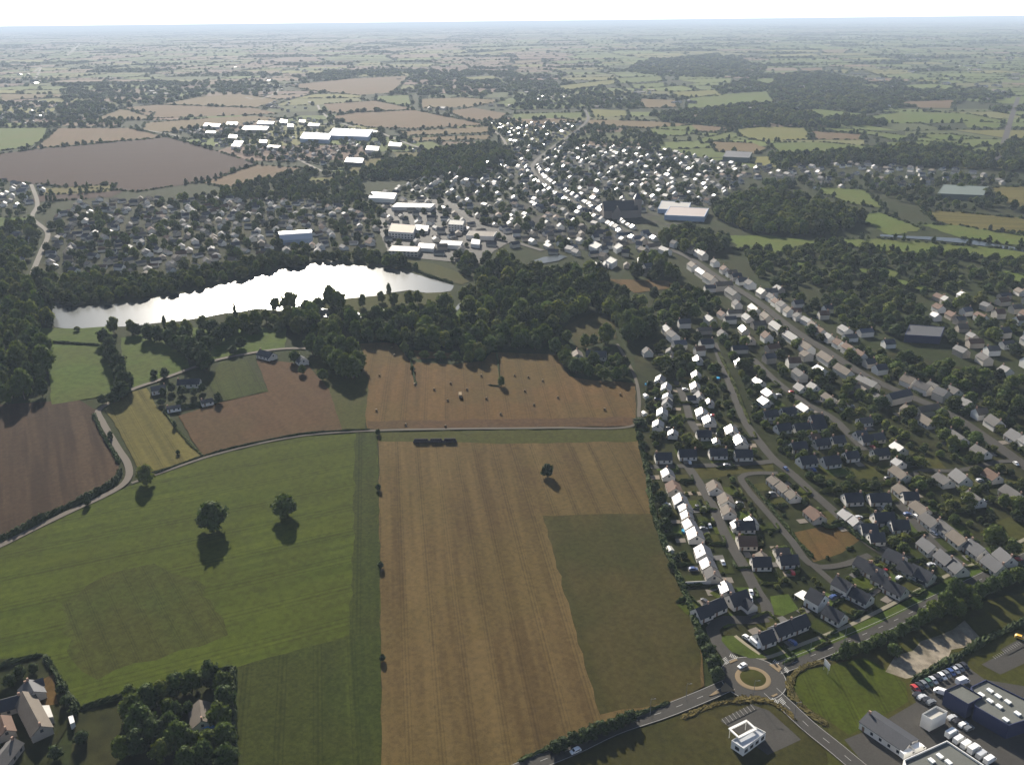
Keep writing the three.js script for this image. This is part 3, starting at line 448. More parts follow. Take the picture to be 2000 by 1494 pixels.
// rows: [place words, [ridge from, ridge to], [[x, y of the roof's middle, length, width, roof, wall, options]...]]
const NS = [[1340, 990], [1392, 1110]], NS2 = [[1300, 760], [1290, 830]], EW = [[1280, 893], [1470, 888]], EW2 = [[1520, 838], [1620, 826]], DIAG = [[1540, 955], [1600, 1010]], DIAG2 = [[1800, 990], [1900, 1070]], EWs = [[1500, 1238], [1570, 1210]];
const ROWS = [
  ['up the western estate street from the hay field corner', NS2, [[1315, 843, 8, 7, 0, 0], [1286, 826, 11, 8, 0, 0], [1294, 803, 13, 8, 0, 0], [1304, 785, 9, 8, 1, 0], [1305, 772, 9, 8, 0, 2], [1302, 754, 13, 8, 0, 0], [1290, 738, 12, 8, 0, 0], [1311, 700, 12, 8, 5, 0], [1310, 683, 11, 8, 5, 0]]],
  ['along the east side of the western estate street', [[1360, 752], [1390, 822]], [[1447, 858, 14, 9, 0, 0, { sky: 2 }], [1430, 838, 12, 9, 0, 0], [1400, 858, 6, 5, 0, 2], [1386, 818, 12, 9, 0, 0], [1372, 803, 12, 9, 0, 0], [1386, 783, 8, 7, 0, 0], [1367, 772, 11, 8, 1, 0, { wing: 6 }], [1359, 752, 12, 8, 0, 0], [1361, 730, 11, 8, 0, 0], [1364, 700, 12, 8, 0, 0], [1445, 705, 11, 8, 0, 0], [1466, 661, 12, 9, 3, 1]]],
  ['in the crosswise row above the estate cross street', EW, [[1296, 889, 13, 8, 1, 0], [1343, 883, 14, 8, 1, 0], [1403, 881, 14, 8, 1, 0], [1452, 884, 14, 8, 1, 0], [1375, 845, 12, 8, 1, 0]]],
  ['beside the stubble field, counted from the cross street', NS, [[1305, 922, 10, 8, 0, 0], [1317, 949, 13, 9, 4, 1], [1330, 974, 11, 9, 0, 0], [1339, 988, 9, 8, 0, 0], [1343, 1004, 8, 7, 0, 0], [1349, 1022, 10, 8, 0, 1], [1359, 1041, 11, 9, 0, 0], [1375, 1076, 12, 9, 0, 0, { sky: 1 }], [1384, 1099, 9, 8, 0, 1], [1393, 1118, 9, 8, 5, 1]]],
  ['on the inner side of the street beside the field houses', NS, [[1397, 948, 12, 9, 3, 0], [1419, 973, 12, 9, 3, 0], [1424, 995, 10, 8, 3, 0], [1440, 1022, 8, 6, 0, 0], [1469, 1016, 9, 7, 0, 0], [1490, 1086, 9, 7, 3, 0], [1420, 1145, 10, 7, 0, 0]]],
  ['with ridge across, inside the lower estate', EW, [[1455, 1023, 13, 8, 1, 0, {}], [1459, 1052, 12, 11, 4, 1], [1487, 1094, 12, 8, 1, 0], [1540, 1090, 12, 8, 1, 0], [1528, 1074, 9, 8, 3, 1]]],
  ['in the dark roofed group at the estate entrance', EWs, [[1372, 1191, 10, 8, 1, 0], [1398, 1178, 11, 8, 1, 0], [1441, 1165, 13, 9, 1, 0, { wing: 5 }], [1494, 1240, 10, 8, 1, 0], [1527, 1224, 12, 8, 1, 0], [1558, 1212, 12, 8, 1, 0]]],
  ['in the terraces east of the middle street', EW2, [[1505, 806, 13, 8, 1, 0], [1540, 800, 13, 8, 1, 0], [1595, 815, 12, 8, 1, 0], [1530, 832, 13, 8, 1, 0], [1566, 831, 14, 8, 1, 0], [1598, 829, 14, 8, 1, 0], [1560, 868, 13, 8, 1, 0], [1605, 861, 13, 8, 1, 0], [1592, 850, 8, 7, 4, 0], [1637, 856, 11, 8, 2, 0], [1577, 896, 14, 9, 1, 0], [1623, 897, 14, 9, 1, 0], [1663, 886, 11, 8, 1, 0], [1720, 881, 13, 8, 1, 0], [1690, 818, 12, 8, 5, 0], [1682, 846, 10, 8, 2, 0], [1693, 854, 10, 8, 1, 0], [1715, 850, 10, 8, 2, 1]]],
  ['along the street above the terraces', [[1573, 793], [1640, 840]], [[1483, 742, 12, 8, 0, 0], [1503, 765, 12, 9, 0, 0], [1496, 781, 12, 9, 0, 0], [1573, 794, 13, 9, 0, 0], [1565, 755, 12, 8, 1, 0], [1590, 753, 11, 8, 1, 0], [1620, 773, 12, 8, 3, 0], [1648, 786, 11, 7, 3, 0], [1685, 757, 13, 8, 3, 1], [1720, 774, 13, 8, 5, 0], [1757, 872, 12, 9, 0, 1], [1757, 900, 8, 8, 0, 0]]],
  ['south of the main road with a long pale roof', DIAG2, [[1778, 798, 14, 9, 3, 0], [1812, 819, 17, 9, 3, 0], [1870, 850, 19, 10, 5, 0], [1918, 878, 14, 9, 5, 0], [1760, 921, 16, 9, 3, 0], [1845, 933, 14, 9, 5, 0], [1878, 930, 14, 10, 2, 0], [1905, 970, 14, 9, 5, 0], [1980, 960, 16, 10, 5, 1], [1765, 955, 13, 9, 3, 0], [1940, 925, 13, 9, 4, 0], [1890, 785, 12, 8, 1, 0], [1865, 760, 13, 9, 5, 0], [1825, 752, 13, 9, 5, 0], [1985, 850, 13, 10, 2, 0]]],
  ['between the two parallel lower streets', DIAG, [[1515, 936, 10, 8, 3, 0], [1533, 950, 11, 8, 3, 0], [1550, 964, 9, 8, 3, 0], [1593, 1001, 14, 9, 4, 1], [1656, 1003, 10, 8, 0, 0], [1671, 1014, 10, 8, 0, 0]]],
  ['in the dark roofed square above the waste lot', [[1640, 970], [1740, 966]], [[1666, 969, 13, 9, 1, 0], [1718, 969, 15, 9, 1, 0], [1726, 1008, 14, 9, 1, 0], [1757, 1022, 12, 9, 1, 0], [1697, 1028, 11, 8, 2, 0], [1712, 1046, 10, 8, 2, 0], [1778, 966, 11, 8, 1, 0]]],
  ['on the stepped street running down to the main road', DIAG2, [[1800, 990, 14, 9, 3, 0], [1820, 1014, 14, 9, 5, 0], [1847, 1026, 14, 9, 5, 0], [1875, 1049, 14, 9, 3, 0], [1910, 1070, 13, 9, 2, 0], [1815, 1064, 13, 8, 2, 0], [1848, 1088, 12, 8, 2, 0], [1870, 1103, 13, 9, 2, 0], [1945, 1100, 14, 9, 2, 0], [1965, 1085, 12, 9, 2, 0]]],
  ['in the lowest row above the main road verge', [[1570, 1160], [1640, 1200]], [[1596, 1169, 10, 9, 1, 2, { h: 4.5 }], [1632, 1196, 12, 8, 1, 0], [1648, 1143, 11, 8, 1, 0, { h: 4.2 }], [1684, 1160, 12, 8, 1, 0], [1690, 1099, 11, 8, 1, 0], [1712, 1113, 12, 8, 1, 0], [1752, 1146, 12, 8, 1, 0], [1750, 1084, 12, 9, 2, 0], [1776, 1107, 11, 8, 1, 0], [1803, 1117, 14, 9, 2, 0], [1722, 1127, 9, 7, 1, 0]]],
];
const plots = [];
ROWS.forEach(([where, axis, list]) => {
  const a = dirAngle(...axis);
  list.forEach(([x, y, len, wid, roof, wall, opt = {}], i) => {
    const p = G(x, y, 4.2); p.y = 0;
    house(`${ORD(i + 1)} house, ${shade[roof]} roof, ${where}`, p, a + rr(-0.05, 0.05), { len: len * 0.76, wid: wid * 0.88, roof, wall, pitch: roof === 1 || roof === 2 ? rr(40, 44) : rr(31, 36), ...opt, group: 'estate houses ' + where });
    plots.push([p, a, len, wid, i, where]);
  });
});

// each estate house has a lawn, a drive and a clipped hedge
const driveM = [M(0.16, 0.14, 0.115, 0.95), M(0.11, 0.105, 0.098, 0.95), M(0.2, 0.165, 0.125, 0.95)];
let plotY = 0.262;
plots.forEach(([p, a, len, wid], i) => {
  const ux = Math.cos(a), uz = -Math.sin(a), vx = Math.sin(a), vz = Math.cos(a), quad = (cu, cv, hu, hv) => [[-hu, -hv], [hu, -hv], [hu, hv], [-hu, hv]].map(([u, v]) => { const U = cu + u * rr(0.9, 1.1), V = cv + v * rr(0.9, 1.1); return new THREE.Vector2(p.x + ux * U + vx * V, -(p.z + uz * U + vz * V)); });
  const s = i % 2 ? 1 : -1, d = wid / 2;
  structure('lawn', flatGeo(quad(-s * (d + 4.5), 0, 4, len * 0.42), plotY += 0.0001, 150, a), pick([Mat.lawn, Mat.meadow, Mat.lawn, Mat.green, Mat.greenDark]));
  structure('driveway', flatGeo(quad(s * (d + 3), rr(-2, 2), 2.6, rr(1.6, 2.6)), plotY += 0.0001, 40, a), pick(driveM));
});
// flat-roofed and large buildings: roof outline in photograph points at the height of the eaves
function prism(pts, h, inset = 0) { const s = new THREE.Shape(pts.map((p) => { const g = G(p[0], p[1], h); return new THREE.Vector2(g.x, -g.z); })); return s; }
function block2(name, label, category, pts, h, wallMat, roofMat, { group, skylights = [], parapet = 0.5, slab = 0.25, windows = 0 } = {}) {
  const ctr = pts.reduce((a, p) => a.add(G(p[0], p[1], h)), new THREE.Vector3()).multiplyScalar(1 / pts.length); ctr.y = 0;
  const o = thing(name, label, category, group, ctr);
  const P = pts.map((p) => G(p[0], p[1], h).sub(ctr)), sh = (k) => new THREE.Shape(P.map((p) => new THREE.Vector2(p.x * k, -p.z * k)));
  const outer = sh(1); outer.holes.push(new THREE.Path(sh(0.97).getPoints()));
  const w = new THREE.ExtrudeGeometry(outer, { depth: h + parapet + 0.6, bevelEnabled: false }); w.rotateX(-Math.PI / 2); w.translate(0, -0.6, 0);
  const wall = part(o, 'wall', uvScale(w, 12), wallMat);
  const r = new THREE.ExtrudeGeometry(sh(0.968), { depth: slab, bevelEnabled: false }); r.rotateX(-Math.PI / 2); r.translate(0, h - slab, 0);
  const roof = part(o, 'roof', uvScale(r, 8), roofMat);
  for (const [x, y] of skylights) { const g = G(x, y, h).sub(ctr), m = part(roof, 'skylight', new THREE.BoxGeometry(2.2, 0.7, 1.7), skyM); m.position.set(g.x, h + 0.3, g.z); m.rotation.y = Math.atan2(P[1].x - P[0].x, P[1].z - P[0].z); }
  if (windows) P.forEach((p, i) => { const q = P[(i + 1) % P.length], L = Math.hypot(q.x - p.x, q.z - p.z), n = Math.floor(L / windows); for (let k = 0; k < n; k++) for (let f = 0; f < Math.max(1, Math.floor(h / 3)); f++) { const t = (k + 0.5) / n, m = part(wall, 'window', new THREE.BoxGeometry(windows * 0.6, 1.5, 0.12), glassM); m.position.set(lerp(p.x, q.x, t), 1.7 + f * 3, lerp(p.z, q.z, t)); m.rotation.y = -Math.atan2(q.z - p.z, q.x - p.x); } });
  const R = Math.max(...P.map((p) => p.length())); 
  for (let i = 0; i <= 4; i++) for (const p of P) block(ctr.x + p.x * i / 4, ctr.z + p.z * i / 4, Math.max(3, R * 0.25));
  return o;
}
const skyM = M(0.8, 0.8, 0.76, 0.5), blueM = M(0.016, 0.024, 0.075, 0.7), flatDark = new THREE.MeshPhysicalMaterial({ color: C(0.1, 0.105, 0.09), roughness: 0.75, map: roofGrain }), flatPale = new THREE.MeshPhysicalMaterial({ color: C(0.42, 0.4, 0.35), roughness: 0.58, map: roofGrain, ior: 1.55 }), metalRoof = new THREE.MeshPhysicalMaterial({ color: C(0.5, 0.52, 0.54), roughness: 0.38, metalness: 0.35, map: roofGrain }), blueWall = M(0.3, 0.38, 0.5, 0.7), stoneM = M(0.22, 0.19, 0.17, 0.95), greenM = M(0.07, 0.1, 0.09, 0.8);
block2('retail_building', 'large blue walled store with flat grey green roof and skylights', 'store', [[1897, 1343], [1926, 1329], [2030, 1381], [2030, 1400], [1971, 1419], [1905, 1381]], 6, blueM, flatDark, { skylights: [[1917, 1358], [1934, 1350], [1934, 1370], [1950, 1361], [1952, 1381], [1969, 1372], [1965, 1407], [1988, 1395]] });
block2('retail_building', 'blue walled entrance block with plain dark flat roof beside the large store', 'store', [[1846, 1350], [1876, 1337], [1920, 1362], [1892, 1377]], 6.6, blueM, flatDark, {});
block2('kiosk_building', 'small white box building with sunken cream flat roof in the yard', 'building', [[1801, 1398], [1829, 1382], [1851, 1393], [1820, 1409]], 5, wallM[2], flatPale, { parapet: 0.9 });
block2('depot_building', 'dark flat roofed building with white parapet in the bottom right corner', 'building', [[1765, 1487], [1850, 1449], [1930, 1502], [1930, 1540], [1780, 1540]], 5, wallM[2], flatDark, { skylights: [[1836, 1478], [1820, 1487], [1853, 1490]], parapet: 0.7 });
block2('clinic_building', 'small modern building with metal roof alone beside the parking bays', 'building', [[1429, 1448], [1475, 1421], [1496, 1432], [1453, 1464]], 3.2, wallM[2], metalRoof, { windows: 3 });
{
  const c = G(1451, 1424, 4.3), o = thing('canopy', 'white flat frame canopy attached in front of the small modern building', 'canopy', undefined, new THREE.Vector3(c.x, 0, c.z), dirAngle([1431, 1427], [1460, 1413]));
  const fr = (x, z, lx, lz) => { const m = part(o, 'beam', new THREE.BoxGeometry(lx, 0.4, lz), wallM[2]); m.position.set(x, 4.3, z); };
  fr(-2.4, 0, 0.9, 9); fr(2.4, 0, 0.9, 9); fr(0, -4.2, 4.2, 0.8); fr(0, 4.2, 4.2, 0.8);
  for (const [x, z] of [[-2.4, -4], [2.4, -4], [-2.4, 4], [2.4, 4]]) { const m = part(o, 'post', new THREE.CylinderGeometry(0.12, 0.12, 4.8, 8), wallM[2]); m.position.set(x, 1.8, z); }
}
{ const p = G(1737, 1424, 4); p.y = 0; house('long grey roofed hall with white walls beside the green lawn', p, dirAngle([1702, 1402], [1768, 1446]), { len: 18, wid: 9.5, h: 3.2, pitch: 20, roof: 2, wall: 0, group: 'commercial buildings' }); }
// farm and garden house at the lower left
{
  const W = (x, y, h = 4) => { const p = G(x, y, h); p.y = 0; return p; };
  house('long farm barn with pale sunlit roof slope in the farmyard', W(62, 1392), dirAngle([50, 1348], [98, 1438]), { len: 25, wid: 7.5, h: 3.2, roof: 3, wall: 3, pitch: 36, group: 'farm buildings' });
  block2('lean_to_shed', 'low shed with bright white flat roof against the farm barn', 'shed', [[63, 1379], [95, 1377], [103, 1400], [72, 1404]], 3.2, wallM[1], flatPale, { parapet: 0 });
  house('grey roofed farm annexe at the upper end of the barn', W(60, 1345), dirAngle([50, 1348], [98, 1438]), { len: 9, wid: 8, roof: 2, wall: 1, group: 'farm buildings' });
  house('dark roofed farmhouse at the left edge above the yard', W(5, 1372), dirAngle([0, 1370], [30, 1362]), { len: 13, wid: 7.5, roof: 1, wall: 3, group: 'farm buildings' });
  house('rust roofed outbuilding at the left edge of the farmyard', W(6, 1415), dirAngle([0, 1400], [18, 1450]), { len: 10, wid: 6, roof: 4, wall: 3, group: 'farm buildings' });
  house('pale blue roofed shed in the bottom left corner', W(8, 1470), dirAngle([0, 1480], [22, 1452]), { len: 12, wid: 6.5, roof: 5, wall: 3, group: 'farm buildings' });
  house('small dark cabin at the top of the farm garden', W(64, 1332), dirAngle([55, 1335], [70, 1330]), { len: 7, wid: 5, roof: 2, wall: 3, group: 'farm buildings' });
  house('grey roofed cottage hidden among the garden trees', W(392, 1394), dirAngle([390, 1362], [396, 1412]), { len: 12, wid: 8.5, roof: 3, wall: 0, pitch: 34, group: 'garden house' });
  block2('white_trailer', 'small white box trailer beside the farm hedge', 'trailer', [[132, 1400], [141, 1396], [145, 1410], [136, 1414]], 2.4, wallM[2], wallM[2], { parapet: 0 });
  const tp = G(398, 1417, 2.4), t = thing('tarpaulin_roof', 'bright blue tarpaulin lean-to roof below the garden cottage', 'tarpaulin', undefined, new THREE.Vector3(tp.x, 0, tp.z));
  const sheet = part(t, 'sheet', new THREE.BoxGeometry(9, 0.08, 2.6, 18, 1, 5), M(0.12, 0.3, 0.62, 0.5)); { const p = sheet.geometry.attributes.position; for (let i = 0; i < p.count; i++) p.setY(i, p.getY(i) + 0.18 * Math.sin(p.getX(i) * 1.4) * Math.cos(p.getZ(i))); sheet.geometry.computeVertexNormals(); } sheet.position.y = 2.4; sheet.rotation.x = 0.12;
  for (const x of [-4.2, 0, 4.2]) { const m = part(t, 'post', new THREE.CylinderGeometry(0.07, 0.07, 2.9, 8), doorM); m.position.set(x, 0.95, 1.1); }
  house('white farmhouse by the lane between the meadow and square field', W(368, 744), dirAngle([330, 745], [385, 742]), { len: 16, wid: 8, roof: 1, wall: 0, group: 'lane houses' });
  house('small white outbuilding left of the lane farmhouse', W(308, 756), dirAngle([300, 757], [320, 754]), { len: 10, wid: 7, roof: 5, wall: 0, group: 'lane houses' });
  house('low grey shed beside the ploughed field corner tree', W(403, 782, 3), dirAngle([390, 784], [415, 779]), { len: 8, wid: 5, h: 2.2, roof: 5, wall: 0, group: 'lane houses' });
  house('low white shed beside the lane farmhouse garden hedge', W(338, 794, 3), dirAngle([325, 796], [350, 792]), { len: 9, wid: 4, h: 2.2, roof: 5, wall: 2, group: 'lane houses' });
  house('grey roofed house below the meadow beside the poplar clump', W(520, 690), dirAngle([500, 688], [545, 700]), { len: 15, wid: 9, roof: 2, wall: 0, group: 'lane houses' });
  house('small house among the trees right of the lane end', W(588, 700), dirAngle([575, 690], [600, 712]), { len: 11, wid: 8, roof: 0, wall: 0, group: 'lane houses' });
  house('secluded grey villa in the wood above the hay field', W(1165, 690), dirAngle([1140, 690], [1185, 692]), { len: 16, wid: 10, roof: 2, wall: 0, group: 'wood houses' });
  house('pale gabled house left of the secluded grey villa', W(1128, 690), dirAngle([1125, 680], [1132, 702]), { len: 11, wid: 8, roof: 3, wall: 1, group: 'wood houses' });
}
// town landmarks
const Lm = (name, label, cat, x0, y0, x1, y1, h, wm, rm, o = {}) => block2(name, label, cat, o.quad ?? [[x0, y1], [x0 + (x1 - x0) * 0.12, y0], [x1, y0 + (y1 - y0) * 0.25], [x1 - (x1 - x0) * 0.1, y1 + (y1 - y0) * 0.2]], h, wm, rm, { parapet: 0.3, ...o });
Lm('warehouse', 'long white flat roofed hall at the north edge of the town centre', 'warehouse', 719, 374, 775, 386, 6, wallM[2], flatPale);
Lm('school_building', 'school block with flat brown roof above the lake', 'school', 758, 436, 812, 452, 8, wallM[0], M(0.3, 0.22, 0.16, 0.8), { windows: 4 });
Lm('long_building', 'long dark low building on the bank above the lake end', 'building', 757, 479, 822, 490, 6, wallM[1], roofM[2], { windows: 4 });
Lm('flat_building', 'white flat roofed building nearest the lakeside lawn', 'building', 814, 474, 850, 484, 4, wallM[2], flatPale);
Lm('flat_building', 'widest white flat roofed building by the lakeside car park', 'building', 856, 469, 904, 478, 4.5, wallM[2], flatPale);
Lm('flat_building', 'small white flat roofed building at the car park corner', 'building', 919, 466, 938, 476, 4.5, wallM[2], flatPale);
Lm('flat_building', 'white roofed annexe right of the school block', 'building', 808, 438, 838, 449, 4, wallM[0], flatPale);
Lm('flat_building', 'long white roofed block above the school', 'building', 764, 396, 850, 404, 5, wallM[0], flatPale);
Lm('flat_building', 'pale square apartment block right of the school', 'building', 875, 429, 907, 438, 9, wallM[0], flatDark, { windows: 4 });
Lm('flat_building', 'long low pale building below the square apartment block', 'building', 910, 450, 970, 460, 5, wallM[0], roofM[3]);
Lm('supermarket', 'supermarket with broad flat roofs and pale blue front', 'supermarket', 1285, 392, 1350, 408, 6, blueWall, M(0.3, 0.29, 0.27, 0.8));
Lm('supermarket', 'wider flat roofed wing in front of the supermarket', 'supermarket', 1298, 403, 1385, 420, 6.5, blueWall, M(0.32, 0.27, 0.25, 0.8));
Lm('white_shed', 'white square shed roof glaring beside the river wood', 'shed', 0, 0, 0, 0, 5, wallM[2], flatPale, { quad: [[1150, 480], [1162, 471], [1176, 478], [1165, 486]] });
Lm('white_shed', 'white ragged roofed shed right of the square shed', 'shed', 0, 0, 0, 0, 5, wallM[2], flatPale, { quad: [[1198, 482], [1208, 474], [1217, 480], [1205, 487]] });
Lm('white_shed', 'white steep roofed hall above the row of sheds', 'shed', 0, 0, 0, 0, 6, wallM[2], flatPale, { quad: [[1183, 509], [1192, 501], [1206, 508], [1195, 515]] });
Lm('white_shed', 'white shed alone on the right above the dark wood', 'shed', 0, 0, 0, 0, 5, wallM[2], flatPale, { quad: [[1252, 496], [1256, 492], [1271, 498], [1263, 505]] });
for (let k = 0; k < 4; k++) { const x = 1158 + k * 9; Lm('white_shed', `${ORD(k + 1)} from left of the four small white sheds in a row`, 'shed', 0, 0, 0, 0, 4, wallM[2], flatPale, { quad: [[x, 517 - k], [x + 5, 511 - k], [x + 9, 514 - k], [x + 4, 521 - k]], group: 'row of white sheds' }); }
Lm('long_barn', 'long dark green barn near the right edge', 'barn', 1832, 360, 1932, 378, 7, greenM, greenM);
Lm('barn', 'large dark barn at the field edge behind the town', 'barn', 1412, 294, 1470, 306, 8, greenM, roofM[2]);
Lm('blue_store', 'dark blue walled store in the main road row', 'store', 1768, 634, 1846, 654, 6, blueM, roofM[2]);
Lm('warehouse', 'left pale blue warehouse on the industrial estate', 'warehouse', 585, 258, 648, 270, 9, blueWall, M(0.2, 0.24, 0.32, 0.6), { group: 'industrial estate' });
Lm('warehouse', 'right and larger pale blue warehouse on the industrial estate', 'warehouse', 640, 250, 728, 264, 9, blueWall, M(0.2, 0.22, 0.3, 0.6), { group: 'industrial estate' });
[[395, 240, 440, 247], [440, 237, 480, 244], [470, 245, 560, 254], [500, 236, 545, 242], [545, 232, 572, 240], [505, 272, 532, 279], [520, 283, 555, 288], [400, 255, 435, 260], [445, 262, 475, 270], [455, 274, 480, 280], [583, 233, 605, 239], [560, 241, 582, 248], [713, 284, 748, 294], [757, 277, 803, 286], [724, 254, 745, 259], [450, 281, 476, 286], [600, 240, 640, 246]].forEach(([a, b, c0, d0], i) => { const c = a + (c0 - a) * (i % 3 ? 0.62 : 0.8), d = b + (d0 - b) * 0.85; Lm('industrial_shed', `${ORD(i + 1)} white roofed industrial shed across the big brown field`, 'industrial shed', a, b, c, d, 6, wallM[i % 3 ? 3 : 0], flatPale, { group: 'industrial estate', skylights: [[(a + c) / 2, (b + d) / 2]] }); });
Lm('warehouse', 'dark walled hall at the near edge of the industrial estate', 'warehouse', 672, 307, 711, 316, 7, darkM, metalRoof, { group: 'industrial estate' });
{ // sports hall with an arched roof
  const c = G(578, 472), o = thing('sports_hall', 'sports hall with arched white and pale blue roof above the lake', 'sports hall', undefined, new THREE.Vector3(c.x, 0, c.z), dirAngle([548, 474], [606, 470]));
  const s = new THREE.Shape(); s.moveTo(-16, -0.6); s.lineTo(16, -0.6); s.lineTo(16, 6); s.absarc(0, -9.3, 22.1, 0.766, Math.PI - 0.766, false); s.lineTo(-16, -0.6);
  const g = new THREE.ExtrudeGeometry(s, { depth: 38, bevelEnabled: false, curveSegments: 24 }); g.translate(0, 0, -19); part(o, 'wall', g, blueWall);
  const r = new THREE.Shape(); r.absarc(0, -9.3, 22.5, 0.74, Math.PI - 0.74, false); r.absarc(0, -9.3, 22.15, Math.PI - 0.74, 0.74, true);
  const rg = new THREE.ExtrudeGeometry(r, { depth: 39, bevelEnabled: false, curveSegments: 24 }); rg.translate(0, 0, -19.5); part(o, 'roof', rg, metalRoof); block(c.x, c.z, 22);
}
{ // the large dark old building in the centre, a nave with a tower
  const c = G(1210, 424), o = thing('church', 'large dark stone building with a tower in the town centre', 'church', undefined, new THREE.Vector3(c.x, 0, c.z), dirAngle([1180, 424], [1245, 422]));
  part(o, 'nave_wall', gableWall(46, 17, 11, 11), stoneM); part(o, 'nave_roof', gableRoof(46, 17, 11, 11, 0.5, 0.4), roofM[1]);
  const t = new THREE.BoxGeometry(10, 25, 10); t.translate(0, 11.9, 0); const tw = part(o, 'tower', t, stoneM); tw.position.set(0, 0, 24);
  const sp = new THREE.ConeGeometry(7.2, 9, 4); sp.rotateY(Math.PI / 4); const s = part(tw, 'tower_roof', sp, roofM[0]); s.position.y = 28.8;
  const tr = part(o, 'transept_wall', gableWall(28, 12, 9, 8), stoneM), trr = part(o, 'transept_roof', gableRoof(28, 12, 9, 8, 0.5, 0.4), roofM[1]); tr.rotation.y = trr.rotation.y = Math.PI / 2; tr.position.z = trr.position.z = -6;
  block(c.x, c.z, 26);
}
// ---- houses between the streets of the old town: the nearest as things, those beyond too small to tell apart as one mass
const townStuff = [[], [], [], [], [], []];
function scatterHouses(poly, spacing, n, { where, angles, jitter = 0.12, individual = false, roofs = [0, 1, 2, 2, 3, 4, 5], len = [9, 15], group, h = [3, 5] }) {
  const xs = poly.map((p) => p[0]), ys = poly.map((p) => p[1]), G0 = poly.map((p) => G(...p)), X = G0.map((p) => p.x), Z = G0.map((p) => p.z);
  const x0 = Math.min(...X), x1 = Math.max(...X), z0 = Math.min(...Z), z1 = Math.max(...Z), gp = G0.map((p) => [p.x, p.z]);
  const got = [];
  for (let t = 0; t < n * 14 && got.length < n; t++) {
    const x = rr(x0, x1), z = rr(z0, z1);
    if (!inPoly(x, z, gp) || !isFree(x, z, spacing * 0.45)) continue;
    const px = toPx(new THREE.Vector3(x, 0, z)); if (px[0] < -30 || px[0] > 2030) continue;
    if (keepOff.some((k) => inPoly(px[0], px[1], k))) continue;
    block(x, z, spacing * 0.5); got.push([x, z, px]);
  }
  got.sort((a, b) => a[2][0] - b[2][0]);
  got.forEach(([x, z, px], i) => {
    const a = pick(angles) + rr(-jitter, jitter) * (individual ? 1 : 4), roof = pick(roofs), L = rr(...len) * (individual ? 0.85 : 0.8), W = rr(6.5, 8.5), hh = rr(...h);
    if (individual) house(`${ORD(i + 1)} house from the left ${where}`, new THREE.Vector3(x, 0, z), a, { len: L, wid: W, h: hh, roof, wall: pick([0, 0, 1, 2, 3]), pitch: rr(30, 40), detail: false, group });
    else townStuff[roof].push([x, z, a, L, W, hh]);
  });
}
const aRoad = dirAngle([1480, 590], [1700, 739]), aX = aRoad + Math.PI / 2, aFar = dirAngle([1060, 350], [1200, 438]);
// dense fronts along the main road
function along(pts, side, off, gap, where, roofs, individual, group) {
  const line = smooth(pts, gap); let k = 0;
  for (let i = 1; i < line.length - 1; i++) {
    const a = line[i - 1], b = line[i + 1], L = Math.hypot(b.x - a.x, b.z - a.z), nx = -(b.z - a.z) / L * side, nz = (b.x - a.x) / L * side, o = off + rr(-1, 2.5), x = line[i].x + nx * o, z = line[i].z + nz * o;
    const px = toPx(new THREE.Vector3(x, 0, z)); if (px[0] > 2030) break; if (!isFree(x, z, 1.5) || rnd() < 0.12) continue;
    const turn = Math.atan2(b.x - a.x, b.z - a.z) + (rnd() < 0.25 ? Math.PI / 2 : 0), roof = pick(roofs), len = gap * rr(0.5, 0.8), wid = rr(7, 8.5), hh = rr(3.5, 5.5); k++;
    if (individual) house(`${ORD(k)} townhouse from the far end ${where}`, new THREE.Vector3(x, 0, z), turn, { len, wid, h: hh, roof, wall: pick([0, 0, 1, 2]), pitch: rr(34, 42), detail: false, group });
    else { townStuff[roof].push([x, z, turn, len, wid, hh]); block(x, z, 6); }
  }
}
const MR = [[1270, 475], [1335, 498], [1400, 540], [1480, 590], [1550, 644], [1625, 692], [1700, 739], [1772, 772], [1850, 806], [1925, 854], [2050, 945]];
along(MR, -1, 13, 15, 'on the north side of the main town road', [1, 2, 3, 5, 2, 4], true, 'townhouses along the main road');
along(MR, 1, 15, 26, 'on the estate side of the main town road', [2, 3, 5, 1], true, 'houses along the main road');
along([[1040, 325], [1052, 348], [1130, 400], [1200, 438], [1270, 475]], -1, 10, 13, '', [0, 0, 1, 2], false);
along([[1040, 325], [1052, 348], [1130, 400], [1200, 438], [1270, 475]], 1, 10, 13, '', [0, 0, 1, 2], false);
